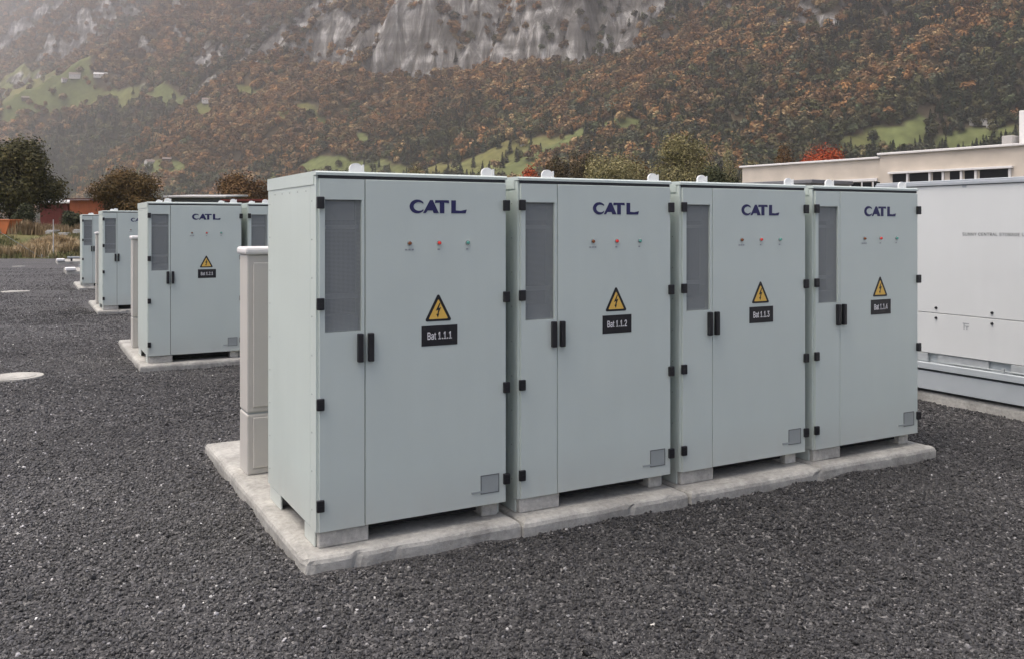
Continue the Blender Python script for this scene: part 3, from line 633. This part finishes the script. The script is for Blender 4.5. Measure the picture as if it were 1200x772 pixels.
# ------------------------------------------------------------------ white inverter container on its skid
XF = 7.62
def make_container():
    root = empty('inverter_container', (XF, -5.0, 0.), 'large white inverter container on a blue grey steel skid', 'container'); Y0, Y1, D = .0, 7.2, 2.3
    b = MB(); b.box(.03, D, Y0+.02, Y1-.02, .57, 2.465); b.build('core', M['cont'], root)
    js = [Y0, 2.42, 4.83, Y1]
    for p, q in zip(js, js[1:]):
        b = MB(); b.box(0, .029, p+.002, q-.002, 1.019, 2.464, .003); b.build('side_panel', M['cont'], root)
        b = MB(); b.box(0, .029, p+.002, q-.002, .560, 1.012, .003); b.build('lower_panel', M['cont'], root)
    b = MB(); b.box(.0, D-.0, Y0+.0, Y1+.0, 2.468, 2.53, .008); b.box(-.02, -.0005, Y0, Y1, 2.470, 2.505, .004); b.build('roof', M['cont_roof'], root)
    b = MB(); b.tube((-.0, 0, 0), (-.014, 0, 0), .016, .013, 10); bm_ = b.mesh('bolt'); bm_.materials.append(M['black'])
    for y in np.arange(.3, 7.1, .675):
        for z in (1.077, .962): o = link('bolt', bm_, None, root); o.location = (-.0005, y-.0, z)
    b = MB(); b.box(-.002, .0, 0, .05, 0, .03); cm = b.mesh('roof_clip'); cm.materials.append(M['cont_roof'])
    for y in np.arange(.4, 7, .8): o = link('roof_clip', cm, None, root); o.location = (-.001, y, 2.438)
    tm = fit(text_mesh('lettering', 'SUNNY CENTRAL STORAGE UP', .1, .0004, 1.1), .735, .036)
    w = max(v.co.x for v in tm.vertices)-min(v.co.x for v in tm.vertices)
    tm.transform(Matrix(((0, 0, -1, 0), (-1, 0, 0, 0), (0, 1, 0, 0), (0, 0, 0, 1)))); tm.transform(Matrix.Translation((-.002, 5+1.047-w/2, 1.922))); tm.materials.append(M['grey_rim'])
    link('lettering', tm, None, root)
    gm = MB(); gm.box(-.002, -.0005, 0, .075, .03, .038).box(-.002, -.0005, .0, .05, .0, .008).box(-.002, -.0005, .055, .063, -.03, .03); gm.box(-.002, -.0005, .02, .03, -.03, .0); o = gm.build('pictogram', M['grey_print'], root); o.location = (0, 5.97, .90)
    # skid: lower beam, slot, upper rail, recessed plates and rods
    b = MB(); b.box(-.03, .10, Y0, Y1, .14, .352, .006); b.build('lower_beam', M['skid'], root)
    b = MB(); b.box(.05, D-.1, Y0+.1, Y1-.1, .12, .556); b.build('skid_core', M['dark'], root)
    b = MB(); b.box(-.05, .06, Y0, Y1, .376, .452, .006); b.build('upper_rail', M['skid'], root)
    b = MB(); b.box(.0, .045, 0, .62, 0, .096, .004); pm = b.mesh('recess_plate'); pm.materials.append(M['galv'])
    for k, y in enumerate(np.arange(.1, 6.6, .80)): o = link('recess_plate', pm, None, root); o.location = (.015*(k % 2), y+.05*math.sin(k*2), .457)
    b = MB(); b.box(.045, .05, Y0+.1, Y1-.1, .454, .558); b.build('recess_back', M['skid'], root)
    for y in np.arange(.4, 6.6, 1.55):
        b = MB(); b.tube((-.012, y, .474), (-.012, y+1.1, .474), .007, n=6); b.box(-.03, .0, y+.5, y+.53, .456, .50); b.build('rod', M['galv'], root)
    return root
make_container()
o = link('concrete_slab', slab_mesh(7.68-.06, 11.0, -5.4, 3.0, .105, 77), M['concrete']); tag(o, 'long concrete slab under the white inverter container', 'slab')

# ------------------------------------------------------------------ unused foundations and shaft covers of the yard
for k, (y, lab) in enumerate(((35.2, 'low white concrete foundation with steel feet and no cabinet, nearer the cabinets'), (46.0, 'low white concrete foundation with a dark green crate, close to the grass bank'))):
    root = empty('foundation', (.02, y, 0), lab, 'foundation', 'foundations without cabinets')
    b = MB(); b.box(.0, 5.6, .0, 3.1, -.05, .16, .03); b.build('slab', M['concrete'], root)
    b = MB(); b.box(-.04, .34, -.03, .6, .165, .29, .03, 2); b.build('end_block', M['white_lug'], root)
    b = MB(); b.box(.45, 5.4, .04, .16, .30, .40, .01); b.build('rail', M['galv'], root)
    for x in np.arange(.6, 5.4, .55):
        b = MB(); b.box(x, x+.09, .05, .15, .162, .299); b.build('steel_foot', M['dark'], root)
crate_m = plain('dark_green_crate', (.03, .06, .065), .5)
root = empty('tool_crate', (1.2, 46.4, .165), 'dark green crate lying on the far white foundation', 'crate')
b = MB(); b.box(0, 1.3, 0, .8, .0, .55, .03); b.build('case', crate_m, root)
b = MB(); b.box(-.03, 1.33, -.03, .83, .547, .72, .04); b.build('lid', crate_m, root)
for (u, v, rad, lab) in ((18., 442, .35, 'round pale concrete shaft cover in the gravel closest to the cable boxes'), (18., 342.3, .40, 'round pale concrete shaft cover in the gravel, middle one of three'), (22., 312.7, .30, 'round pale concrete shaft cover nearest the grass bank')):
    p = on_z(u, v, .0); root = empty('shaft_cover', (p[0], p[1], 0), lab, 'shaft cover', 'shaft covers in the gravel')
    b = MB(); b.tube((0, 0, -.05), (0, 0, .022), rad, rad-.012, 40); b.build('ring', M['concrete'], root)
    b = MB(); b.tube((0, 0, .0), (0, 0, .028), rad*.72, rad*.71, 36); b.build('lid', M['concrete'], root)

# ================================================================== BUILDINGS
M['wall'] = plain('beige_render', (.54, .485, .40), .9, var=.32, scale=.6, bump=.004, bscale=9.)
M['trim'] = plain('white_trim', (.66, .65, .62), .7, var=.08); M['glass'] = plain('dark_glass', (.012, .013, .014), .35, var=.05, spec=.2)
M['roofgrey'] = plain('roof_membrane', (.17, .175, .18), .8, var=.15); M['annex'] = plain('annex_wall', (.35, .34, .32), .85)
def local_box(mb, o, ex, x0, x1, y0, y1, z0, z1, bev=0.): mb.box(x0, x1, y0, y1, z0, z1, bev)
# long beige hall: its wall runs towards the camera; local x along the wall, y into the building
c0 = at(870, 195, 60.); wd_ = (-RT*(-.578)-FW*.816)       # direction along the wall, coming nearer
rz = math.atan2(wd_[1], wd_[0])
hall = empty('beige_hall', (c0[0], c0[1], 0.), 'long beige flat roofed hall with a high strip of dark windows', 'building', None, rz)
# after the turn, local +y must point away from the yard
HZ = 5.95; W2 = 10.15
b = MB(); b.box(0, W2, 0, 16, 0, HZ-.12); b.build('low_wall', M['wall'], hall)
b = MB(); b.box(W2+.002, 60, -.12, 17, 0, HZ+.06); b.build('high_wall', M['wall'], hall)
b = MB(); b.box(-.15, W2, -.16, 16.2, HZ-.118, HZ, .02); b.build('low_roof_edge', M['trim'], hall)
b = MB(); b.box(W2-.1, 60.2, -.28, 17.2, HZ+.062, HZ+.19, .02); b.build('high_roof_edge', M['trim'], hall)
b = MB(); b.box(-.05, W2-.2, -.10, -.002, 4.55, 4.72, .01); b.build('lintel', M['trim'], hall)
b = MB(); b.box(W2+.6, 17.6, -.32, -.122, 4.90, 5.02, .01); b.build('window_canopy', M['trim'], hall)
for x0, x1 in ((6.65, 7.45), (8.25, 8.85), (9.0, 9.55), (9.72, 10.08)):
    w = MB().box(x0, x1, -.05, -.002, 3.55, 4.5).build('window', M['glass'], hall)
    MB().box(x0-.07, x0-.005, -.08, -.003, 3.5, 4.54).build('window_frame', M['trim'], w)
for k, (x0, x1) in enumerate(((10.97, 11.80), (12.0, 13.10), (13.35, 13.85), (14.3, 14.85), (15.1, 15.62), (15.9, 17.35))):
    w = MB().box(x0, x1, -.17, -.122, 4.42, 4.88).build('window', M['glass'], hall)
    MB().box(x1+.02, x1+.14, -.22, -.123, 4.3, 4.89).build('window_frame', M['trim'], w)
b = MB(); b.box(W2+.6, 22, -.26, -.122, 4.18, 4.29, .01); b.build('sill', M['trim'], hall)
b = MB(); b.box(16.85, 20.5, 2.0, 5, HZ+.19, HZ+2.1, .03); st_ = b.build('stair_head', M['trim'], hall)
b = MB(); b.box(16.15, 16.7, 1.6, 2.4, HZ+.19, HZ+.8, .03); b.build('roof_unit', M['annex'], hall)
an = empty('low_annex', (c0[0]-3.0*wd_[0]-4.5*math.sin(-rz)*0, c0[1]-3.0*wd_[1], 0), 'low grey annex with a dark flat roof beside the beige hall', 'building', None, rz)
b = MB(); b.box(0, 11.5, -4.2, -.6, 0, 4.35); b.build('wall', M['annex'], an)
b = MB(); b.box(-.2, 11.7, -4.4, -.5, 4.352, 4.58, .03); b.build('roof', M['roofgrey'], an)
for x0 in (1.2, 4.4, 7.6): MB().box(x0, x0+1.8, -4.24, -4.202, 1.2, 2.6).build('window', M['glass'], an)

def gable_house(name, p, L, W, H, RH, rz, wall, roof, label, cat='house', windows=3, group=None, z0=0., chimney=True):
    h = empty(name, (p[0], p[1], p[2]), label, cat, group, rz)
    b = MB(); b.prism([(-W/2, -2+z0), (W/2, -2+z0), (W/2, H), (0, H+RH-.02), (-W/2, H)], -L/2, L/2, 'yz'); b.build('wall', wall, h)
    ov = .5; k = RH/(W/2); th = .22
    for s in (-1, 1):
        b = MB(); b.prism([(0, H+RH+.02), (s*(W/2+ov), H-ov*k+.02), (s*(W/2+ov), H-ov*k+th), (0, H+RH+th)], -L/2-ov, L/2+ov, 'yz'); r = b.build('roof', roof, h)
    if chimney: b = MB(); b.box(L*.2, L*.2+.7, .6, 1.3, H+RH*.5, H+RH+1.); b.build('chimney', wall, r)
    for i in range(windows):
        x = -L/2+L*(i+.5)/windows
        for y in (-W/2,):
            b = MB(); b.box(x-.5, x+.5, y-.05, y-.004, H*.35, H*.35+1.2); w = b.build('window', M['glass'], h)
            b = MB(); b.box(x-.62, x+.62, y-.09, y-.052, H*.35-.12, H*.35-.02); b.build('sill', M['trim'], w)
    return h
M['redwood'] = plain('dark_red_boards', (.13, .025, .018), .8, var=.25, scale=2.); M['brick'] = plain('orange_boards', (.34, .095, .035), .8, var=.3, scale=2.)
M['rust_roof'] = plain('rust_roof', (.10, .03, .022), .8); M['white_sheet'] = plain('pale_roof_sheet', (.55, .55, .53), .6); M['slate'] = plain('slate', (.09, .095, .10), .7)
M['plaster'] = plain('white_plaster', (.55, .53, .50), .9); M['barn'] = plain('dark_barn', (.07, .05, .035), .9, var=.3); M['oldroof'] = plain('old_tile_roof', (.19, .15, .13), .9, var=.3)
def shed(name, u0, u1, vtop, d, W, wall, roof, label, pitch=.5, board=1.0):
    """flat-fronted shed facing the camera between picture columns u0 and u1 at distance d; boards are separate parts"""
    a0, a1 = (u0-600)/FPX*d, (u1-600)/FPX*d; base = float(bank_z(np.array((a0+a1)/2), np.array(d))); p = ab((a0+a1)/2, d); L = a1-a0
    H = CAM[2]+(HY-vtop)/FPX*d-base
    h = empty(name, (p[0], p[1], base), label, 'shed', None, -YAW)
    b = MB(); b.box(-L/2+.03, L/2-.03, .04, W, -1, H-.02); b.build('wall', wall, h)
    n = max(4, int(L/board)); bw = L/n
    for k in range(n): b = MB(); dd = random.uniform(0, .02); b.box(-L/2+k*bw+.015, -L/2+(k+1)*bw-.015, -dd, .035, -.4, H-.03); b.build('board', wall, h)
    b = MB(); b.prism([(-.45, H-.02), (-.45, H+.14), (W+.4, H+.14+pitch), (W+.4, H-.02+pitch)], -L/2-.35, L/2+.35, 'yz'); b.build('roof', roof, h)
    return h
shed('red_shed', 47, 80, 238.5, 100, 6, M['redwood'], M['white_sheet'], 'dark red board shed with a pale roof edge beside the dark tree')
shed('orange_shed', 81.5, 124, 234.5, 98, 6, M['brick'], M['rust_roof'], 'orange board shed with a dark red roof behind the weeds', .2)
shed('grey_roofed_shed', 197, 262, 231.5, 92, 7, M['slate'], M['white_sheet'], 'low dark shed with a pale roof edge beyond the second row of cabinets', .35)
shed('dark_red_shed', 266, 330, 236.0, 70, 5, M['redwood'], M['redwood'], 'dark red shed showing just above the tops of the second cabinet row', .12)
# houses up on the slopes
for (u, v, L, W, H, RH, rz, wall, roof, lab) in (
        (176, 193, 14, 9, 4, 3.2, .9, 'plaster', 'oldroof', 'white farmhouse with a grey roof on the small green clearing of the hillside'),
        (196, 190, 12, 9, 4, 2.4, .2, 'barn', 'oldroof', 'dark barn beside the white farmhouse on the small clearing'),
        (1146, 146, 13, 7, 3.6, 1.2, -.5, 'plaster', 'white_sheet', 'white house on the dark green meadow above the beige hall'),
        (1160, 148, 6, 5, 3.0, .8, -.3, 'plaster', 'white_sheet', 'small white shed beside the white house above the beige hall'),
        (612, 171, 5, 4, 3.2, 1.5, .4, 'plaster', 'oldroof', 'tiny white hut on the long sloping meadow'),
        (88, 92, 22, 13, 8, 4, .3, 'plaster', 'oldroof', 'large pale house in the hazy high pasture'),
        (118, 91, 26, 12, 6, 4, .2, 'plaster', 'white_sheet', 'long white barn in the hazy high pasture'),
        (76, 96, 12, 9, 5, 3, .8, 'plaster', 'oldroof', 'small pale cottage left of the houses in the hazy pasture'),
        (243, 121, 15, 11, 5, 3, .1, 'plaster', 'oldroof', 'pale barn in the narrow clearing between brown woods'),
        (30, 118, 14, 10, 5, 3, .4, 'barn', 'oldroof', 'dark barn alone on the hazy high pasture')):
    a, b_, h = cast(u, v); p = ab(a, b_, h-.2)
    gable_house('hillside_house', p, L, W, H, RH, -YAW+rz, M[wall], M[roof], lab, 'house', 3)

# ================================================================== NEAR TREES, SHRUBS AND WEEDS
def leaf_mat(name, cols, scale=.5):
    m, t, p = mat(name); L = t.links.new
    g = N(t, 'ShaderNodeNewGeometry'); n = N(t, 'ShaderNodeTexNoise', i_Scale=scale, i_Detail=3.); L(g.outputs['Position'], n.inputs['Vector'])
    ad = N(t, 'ShaderNodeMath', operation='MULTIPLY_ADD', i_1=.45); L(g.outputs['Random Per Island'], ad.inputs[0]); L(n.outputs[0], ad.inputs[2])
    r = N(t, 'ShaderNodeValToRGB'); L(ad.outputs[0], r.inputs[0]); e = r.color_ramp.elements
    e[0].position = .42; e[0].color = (*cols[0], 1); e[1].position = .98; e[1].color = (*cols[-1], 1)
    for k, c in enumerate(cols[1:-1]): x = e.new(.42+.56*(k+1)/(len(cols)-1)); x.color = (*c, 1)
    L(r.outputs[0], p.inputs['Base Color']); p.inputs['Roughness'].default_value = .8; p.inputs['Specular IOR Level'].default_value = .25
    return m
M['bark'] = plain('bark', (.075, .055, .04), .9, var=.3, bump=.01, bscale=14.)
LM = {'dark': leaf_mat('dark_olive_leaves', [(.026, .028, .010), (.054, .052, .017), (.10, .086, .028)]),
      'green': leaf_mat('dark_green_leaves', [(.02, .026, .01), (.034, .042, .016), (.05, .055, .022)]),
      'ochre': leaf_mat('ochre_leaves', [(.05, .036, .012), (.095, .062, .018), (.125, .07, .02)]),
      'rust': leaf_mat('rust_leaves', [(.07, .04, .017), (.115, .062, .022), (.15, .085, .03)]),
      'red': leaf_mat('red_leaves', [(.20, .03, .012), (.36, .055, .018), (.45, .10, .03)]),
      'olive': leaf_mat('olive_leaves', [(.085, .08, .032), (.17, .155, .065), (.30, .26, .125)]),
      'willow': leaf_mat('willow_leaves', [(.14, .13, .058), (.23, .21, .09), (.34, .30, .15)]),
      'brown': leaf_mat('brown_leaves', [(.036, .03, .015), (.07, .052, .024), (.11, .078, .036)])}
def tree(name, u0, u1, vtop, d, leaf, label, cat='tree', n=2600, size=.16, lobes=9, seed=1, trunk_frac=.25, round_=1., group=None, up=.35):
    r = np.random.default_rng(seed); a = ((u0+u1)/2-600)/FPX*d; base = float(bank_z(np.array(a), np.array(d))) if d > 53 else 0.
    p = ab(a, d); H = CAM[2]+(HY-vtop)/FPX*d-base; R = (u1-u0)/FPX*d/2
    root = empty(name, (p[0], p[1], base), label, cat, group, r.uniform(0, 6))
    z0 = H*trunk_frac; cz = (H+z0)/2; hz = (H-z0)/2
    bl = [(0, 0, cz-.05*H, R*.62, R*.62, hz*.80)]; tips = []
    for k in range(lobes):
        an_ = k*2.4+r.uniform(-.5, .5); q = r.uniform(-.75, .95); rr = R*math.sqrt(max(.1, 1-q*q*round_))*r.uniform(.5, .72)
        s = r.uniform(.26, .42); bl.append((rr*math.cos(an_), rr*math.sin(an_), cz+q*hz*.66, R*s, R*s, hz*s*.95)); tips.append(bl[-1][:3])
    V, F = leaf_cloud(n, size, bl, r, up); V[:, 2] = np.clip(V[:, 2], .05, None)
    b = MB(); tr = max(.06, H*.022); pts = [(0, 0, -.3), (r.uniform(-.1, .1)*R, r.uniform(-.1, .1)*R, z0*1.1), (r.uniform(-.15, .15)*R, r.uniform(-.15, .15)*R, cz), (r.uniform(-.1, .1)*R, r.uniform(-.1, .1)*R, H*.92)]
    for i_ in range(3): b.tube(pts[i_], pts[i_+1], tr*(1-.3*i_), tr*(.7-.28*i_)+.008, 8)
    b.build('trunk', M['bark'], root)
    b = MB()
    for t_ in tips:
        s_ = Vector(pts[1]).lerp(Vector(pts[2]), r.uniform(0, 1)); mid = s_.lerp(Vector(t_), .55)+Vector((0, 0, .04*H)); b.tube(s_, mid, tr*.42, tr*.26, 6); b.tube(mid, t_, tr*.26, tr*.08, 5)
    b.build('limbs', M['bark'], root)
    link('crown', raw_mesh('crown', V, F), LM[leaf], root); return root
tree('big_dark_tree', -34, 72, 160, 78, 'dark', 'large dark olive tree beside the dark red shed', n=26000, size=.085, lobes=16, seed=4, trunk_frac=.08)
tree('round_bush', 12, 46, 238, 72, 'green', 'small round dark green bush in front of the large dark tree', 'bush', n=4000, size=.055, seed=9, trunk_frac=.02)
tree('ochre_tree', 104, 198, 196, 86, 'ochre', 'bushy ochre brown tree above the third row of cabinets', n=22000, size=.075, lobes=15, seed=12, trunk_frac=.05)
tree('rust_tree', 252, 322, 198, 125, 'rust', 'rust brown tree beyond the dark red shed roof', n=13000, size=.12, lobes=11, seed=15, trunk_frac=.05)
tree('red_tree', 604, 644, 191, 120, 'red', 'small scarlet tree at the foot of the long meadow', n=6000, size=.09, lobes=8, seed=18, trunk_frac=.1)
tree('brown_tree', 634, 672, 176, 135, 'brown', 'dark brown bare looking tree right of the small scarlet tree', n=6500, size=.10, lobes=9, seed=21, trunk_frac=.1)
tree('brown_tree', 662, 704, 165, 150, 'brown', 'taller dark brown tree between the scarlet tree and the pale willow', n=7000, size=.11, lobes=9, seed=23, trunk_frac=.1)
tree('pale_willow', 684, 764, 166, 105, 'willow', 'pale olive feathery willow behind the cabinet Bat 1.1.2', n=20000, size=.07, lobes=16, seed=26, trunk_frac=.08, up=.9)
tree('olive_tree', 758, 848, 153, 118, 'olive', 'broad olive tree with a pale top behind the cabinet Bat 1.1.3', n=21000, size=.09, lobes=14, seed=30, trunk_frac=.06)
tree('green_hedge_bush', 812, 876, 190, 95, 'green', 'dark green bush in front of the broad olive tree', 'bush', n=9000, size=.08, lobes=9, seed=33, trunk_frac=.02)
tree('rust_tree', 896, 944, 160, 150, 'rust', 'brown tree behind the left end of the beige hall', n=8500, size=.12, lobes=10, seed=36, trunk_frac=.08)
tree('red_tree', 930, 994, 159, 96, 'red', 'bright orange red tree rising behind the beige hall', n=16000, size=.07, lobes=11, seed=39, trunk_frac=.08)
for k, (u0, u1, vt, d, lf, lab) in enumerate((
        (66, 104, 246, 92, 'green', 'low dark shrub in front of the two board sheds'), (398, 436, 190, 150, 'green', 'dark green bush at the left end of the long meadow'),
        (470, 505, 186, 160, 'olive', 'small olive bush on the lower meadow behind the cabinet Bat 1.1.1'), (556, 590, 188, 150, 'green', 'dark bush on the meadow above the gap beside the cabinet Bat 1.1.2'),
        (866, 902, 180, 130, 'olive', 'olive shrub left of the beige hall'), (838, 874, 166, 160, 'olive', 'pale olive tree between the broad olive tree and the hall'), (722, 770, 176, 140, 'rust', 'low rusty bush between the willow and the broad olive tree'))):
    tree('shrub', u0, u1, vt, d, lf, lab, 'bush', n=4000, size=.09, lobes=7, seed=50+k, trunk_frac=.03)

# dry weeds and grass on the bank: stuff nobody could count
def blades(name, n, a0, a1, b0, b1, h0, h1, cols, w=.02, lean=.35, seed=1, clump=.6):
    r = np.random.default_rng(seed); a = r.uniform(a0, a1, n*3); b = r.uniform(b0, b1, n*3)
    k = fbm(a*clump, b*clump, 3)+r.uniform(-.3, .3, n*3) > 0; a, b = a[k][:n], b[k][:n]; n = len(a)
    z = bank_z(a, b); x = CAM[0]+RT[0]*a+FW[0]*b; y = CAM[1]+RT[1]*a+FW[1]*b; h = r.uniform(h0, h1, n)*(.75+.5*fbm(a*.5, b*.5, 2)); an_ = r.uniform(0, 6.283, n)
    P = np.stack([x, y, z-.03], 1); L_ = np.stack([np.cos(an_), np.sin(an_), 0*an_], 1)*(h*lean*r.uniform(0, 1, n))[:, None]; up_ = np.stack([0*h, 0*h, h], 1); sd_ = np.stack([-np.sin(an_), np.cos(an_), 0*an_], 1)*w
    V = np.stack([P-sd_, P+sd_, P+L_*.4+up_*.6+sd_*.8, P+L_*.4+up_*.6-sd_*.8, P+L_+up_], 1).reshape(-1, 3); i_ = np.arange(n)[:, None]*5
    F = np.concatenate([i_+np.array([[0, 1, 2]]), i_+np.array([[0, 2, 3]]), i_+np.array([[3, 2, 4]])])
    kind(link(name, raw_mesh(name, V, F), leaf_mat(name+'_leaves', cols, 1.2)), 'stuff')
blades('dry_weeds', 15000, -40, -22, 65.5, 71, .55, 1.15, [(.08, .055, .028), (.24, .17, .09), (.46, .36, .22)], .03, .3, 3, 1.0)
blades('bank_grass', 26000, -36, -18, 53.7, 66, .18, .5, [(.08, .095, .035), (.14, .145, .055), (.26, .21, .11)], .03, .6, 4, .35)
blades('straw_clump', 5000, -31.4, -27.6, 54.6, 60, .5, .95, [(.24, .175, .09), (.40, .31, .18), (.52, .42, .27)], .03, .8, 6, .9)
# orange skip, post, plank piles and stay cable on the bank
orange = plain('orange_paint', (.52, .15, .04), .6, var=.2, scale=2.)
d = 67.; a = (9-600)/FPX*d; zb = float(bank_z(np.array(a), np.array(d))); p = ab(a-1.0, d); root = empty('waste_skip', (p[0], p[1], zb-.05), 'orange steel waste skip half seen at the edge of the weeds', 'skip', None, -YAW)
b = MB(); b.prism([(-1.7, 0), (1.3, 0), (1.6, 1.0), (-2.0, 1.0)], -.8, .8); b.build('tub', orange, root)
b = MB(); b.box(-2.06, 1.66, -.87, .87, 1.002, 1.09, .02); b.build('rim', orange, root)
for x in (-1.2, -.3, .6): MB().prism([(x, .05), (x+.1, .05), (x+.1, .99), (x, .99)], -.86, -.802).build('rib', orange, root)
p = on_z(62.5, 302.5, .0); root = empty('thin_post', (p[0], p[1], 0), 'thin pale post standing at the foot of the grass bank', 'post')
b = MB(); b.tube((0, 0, -.2), (0, 0, 2.35), .03, .025, 8); b.build('pole', M['white_sheet'], root); b = MB(); b.box(-.35, .15, -.15, .15, -.05, .10, .02); b.build('base', M['concrete'], root)
for k, (u, d, w, h, lab) in enumerate(((61, 64.5, .5, .22, 'low pile of pale planks lying on the bank beside the thin post'), (76, 63.0, .5, .12, 'taller pile of pale planks between the thin post and the cabinets'), (92, 65.5, .5, .3, 'pile of pale planks next to the fourth cabinet row'))):
    a = (u-600)/FPX*d; zb = float(bank_z(np.array(a), np.array(d))); p = ab(a, d); root = empty('plank_pile', (p[0], p[1], zb), lab, 'planks', None, -YAW+.1*k)
    nl = int(h/.1)
    b = MB(); b.box(-w/2+.1, -w/2+.2, -.4, .4, -.1, .06).box(w/2-.2, w/2-.1, -.4, .4, -.1, .06); b.build('bearer', M['barn'], root)
    for i_ in range(nl+2):
        b = MB(); o_ = random.uniform(-.08, .08); b.box(-w/2+o_, w/2+o_, -.45, .45, .062+i_*.1, .062+i_*.1+.07, .008); b.build('plank', M['white_sheet'], root)
p0 = on_z(49, 302.5, .0); p1 = at(-60, 235, 53.0); root = empty('stay_cable', p0, 'thin grey stay cable slanting down to the edge of the gravel', 'cable')
b = MB(); q = p1-p0; b.tube((0, 0, 0), q, .014, .014, 6); b.build('strand', M['plate_grey'], root); b = MB(); b.tube((0, 0, -.3), (0, 0, .22), .05, .04, 8); b.build('anchor', M['galv'], root)
root = empty('cable_mast', (p1[0], p1[1], 0), 'grey mast that carries the stay cable', 'mast'); b = MB(); b.tube((0, 0, -.4), (0, 0, p1[2]+.25), .09, .06, 10); b.build('pole', M['galv'], root); b = MB(); b.tube((-.12, 0, p1[2]), (.12, 0, p1[2]), .04, .04, 8); b.build('bracket', M['galv'], root)

# ------------------------------------------------------------------ valley haze
hz = MB().box(-5700, 5700, -5700, 5700, -1.3, 1275).build('haze', None); kind(hz, 'stuff')
hm = bpy.data.materials.new('valley_haze'); hm.use_nodes = True; t = hm.node_tree; t.nodes.clear()
pv = t.nodes.new('ShaderNodeVolumePrincipled'); ou = t.nodes.new('ShaderNodeOutputMaterial'); t.links.new(pv.outputs[0], ou.inputs['Volume'])
pv.inputs['Color'].default_value = (.95, .93, .90, 1); pv.inputs['Density'].default_value = .00019; pv.inputs['Anisotropy'].default_value = .55
hz.data.materials.append(hm)
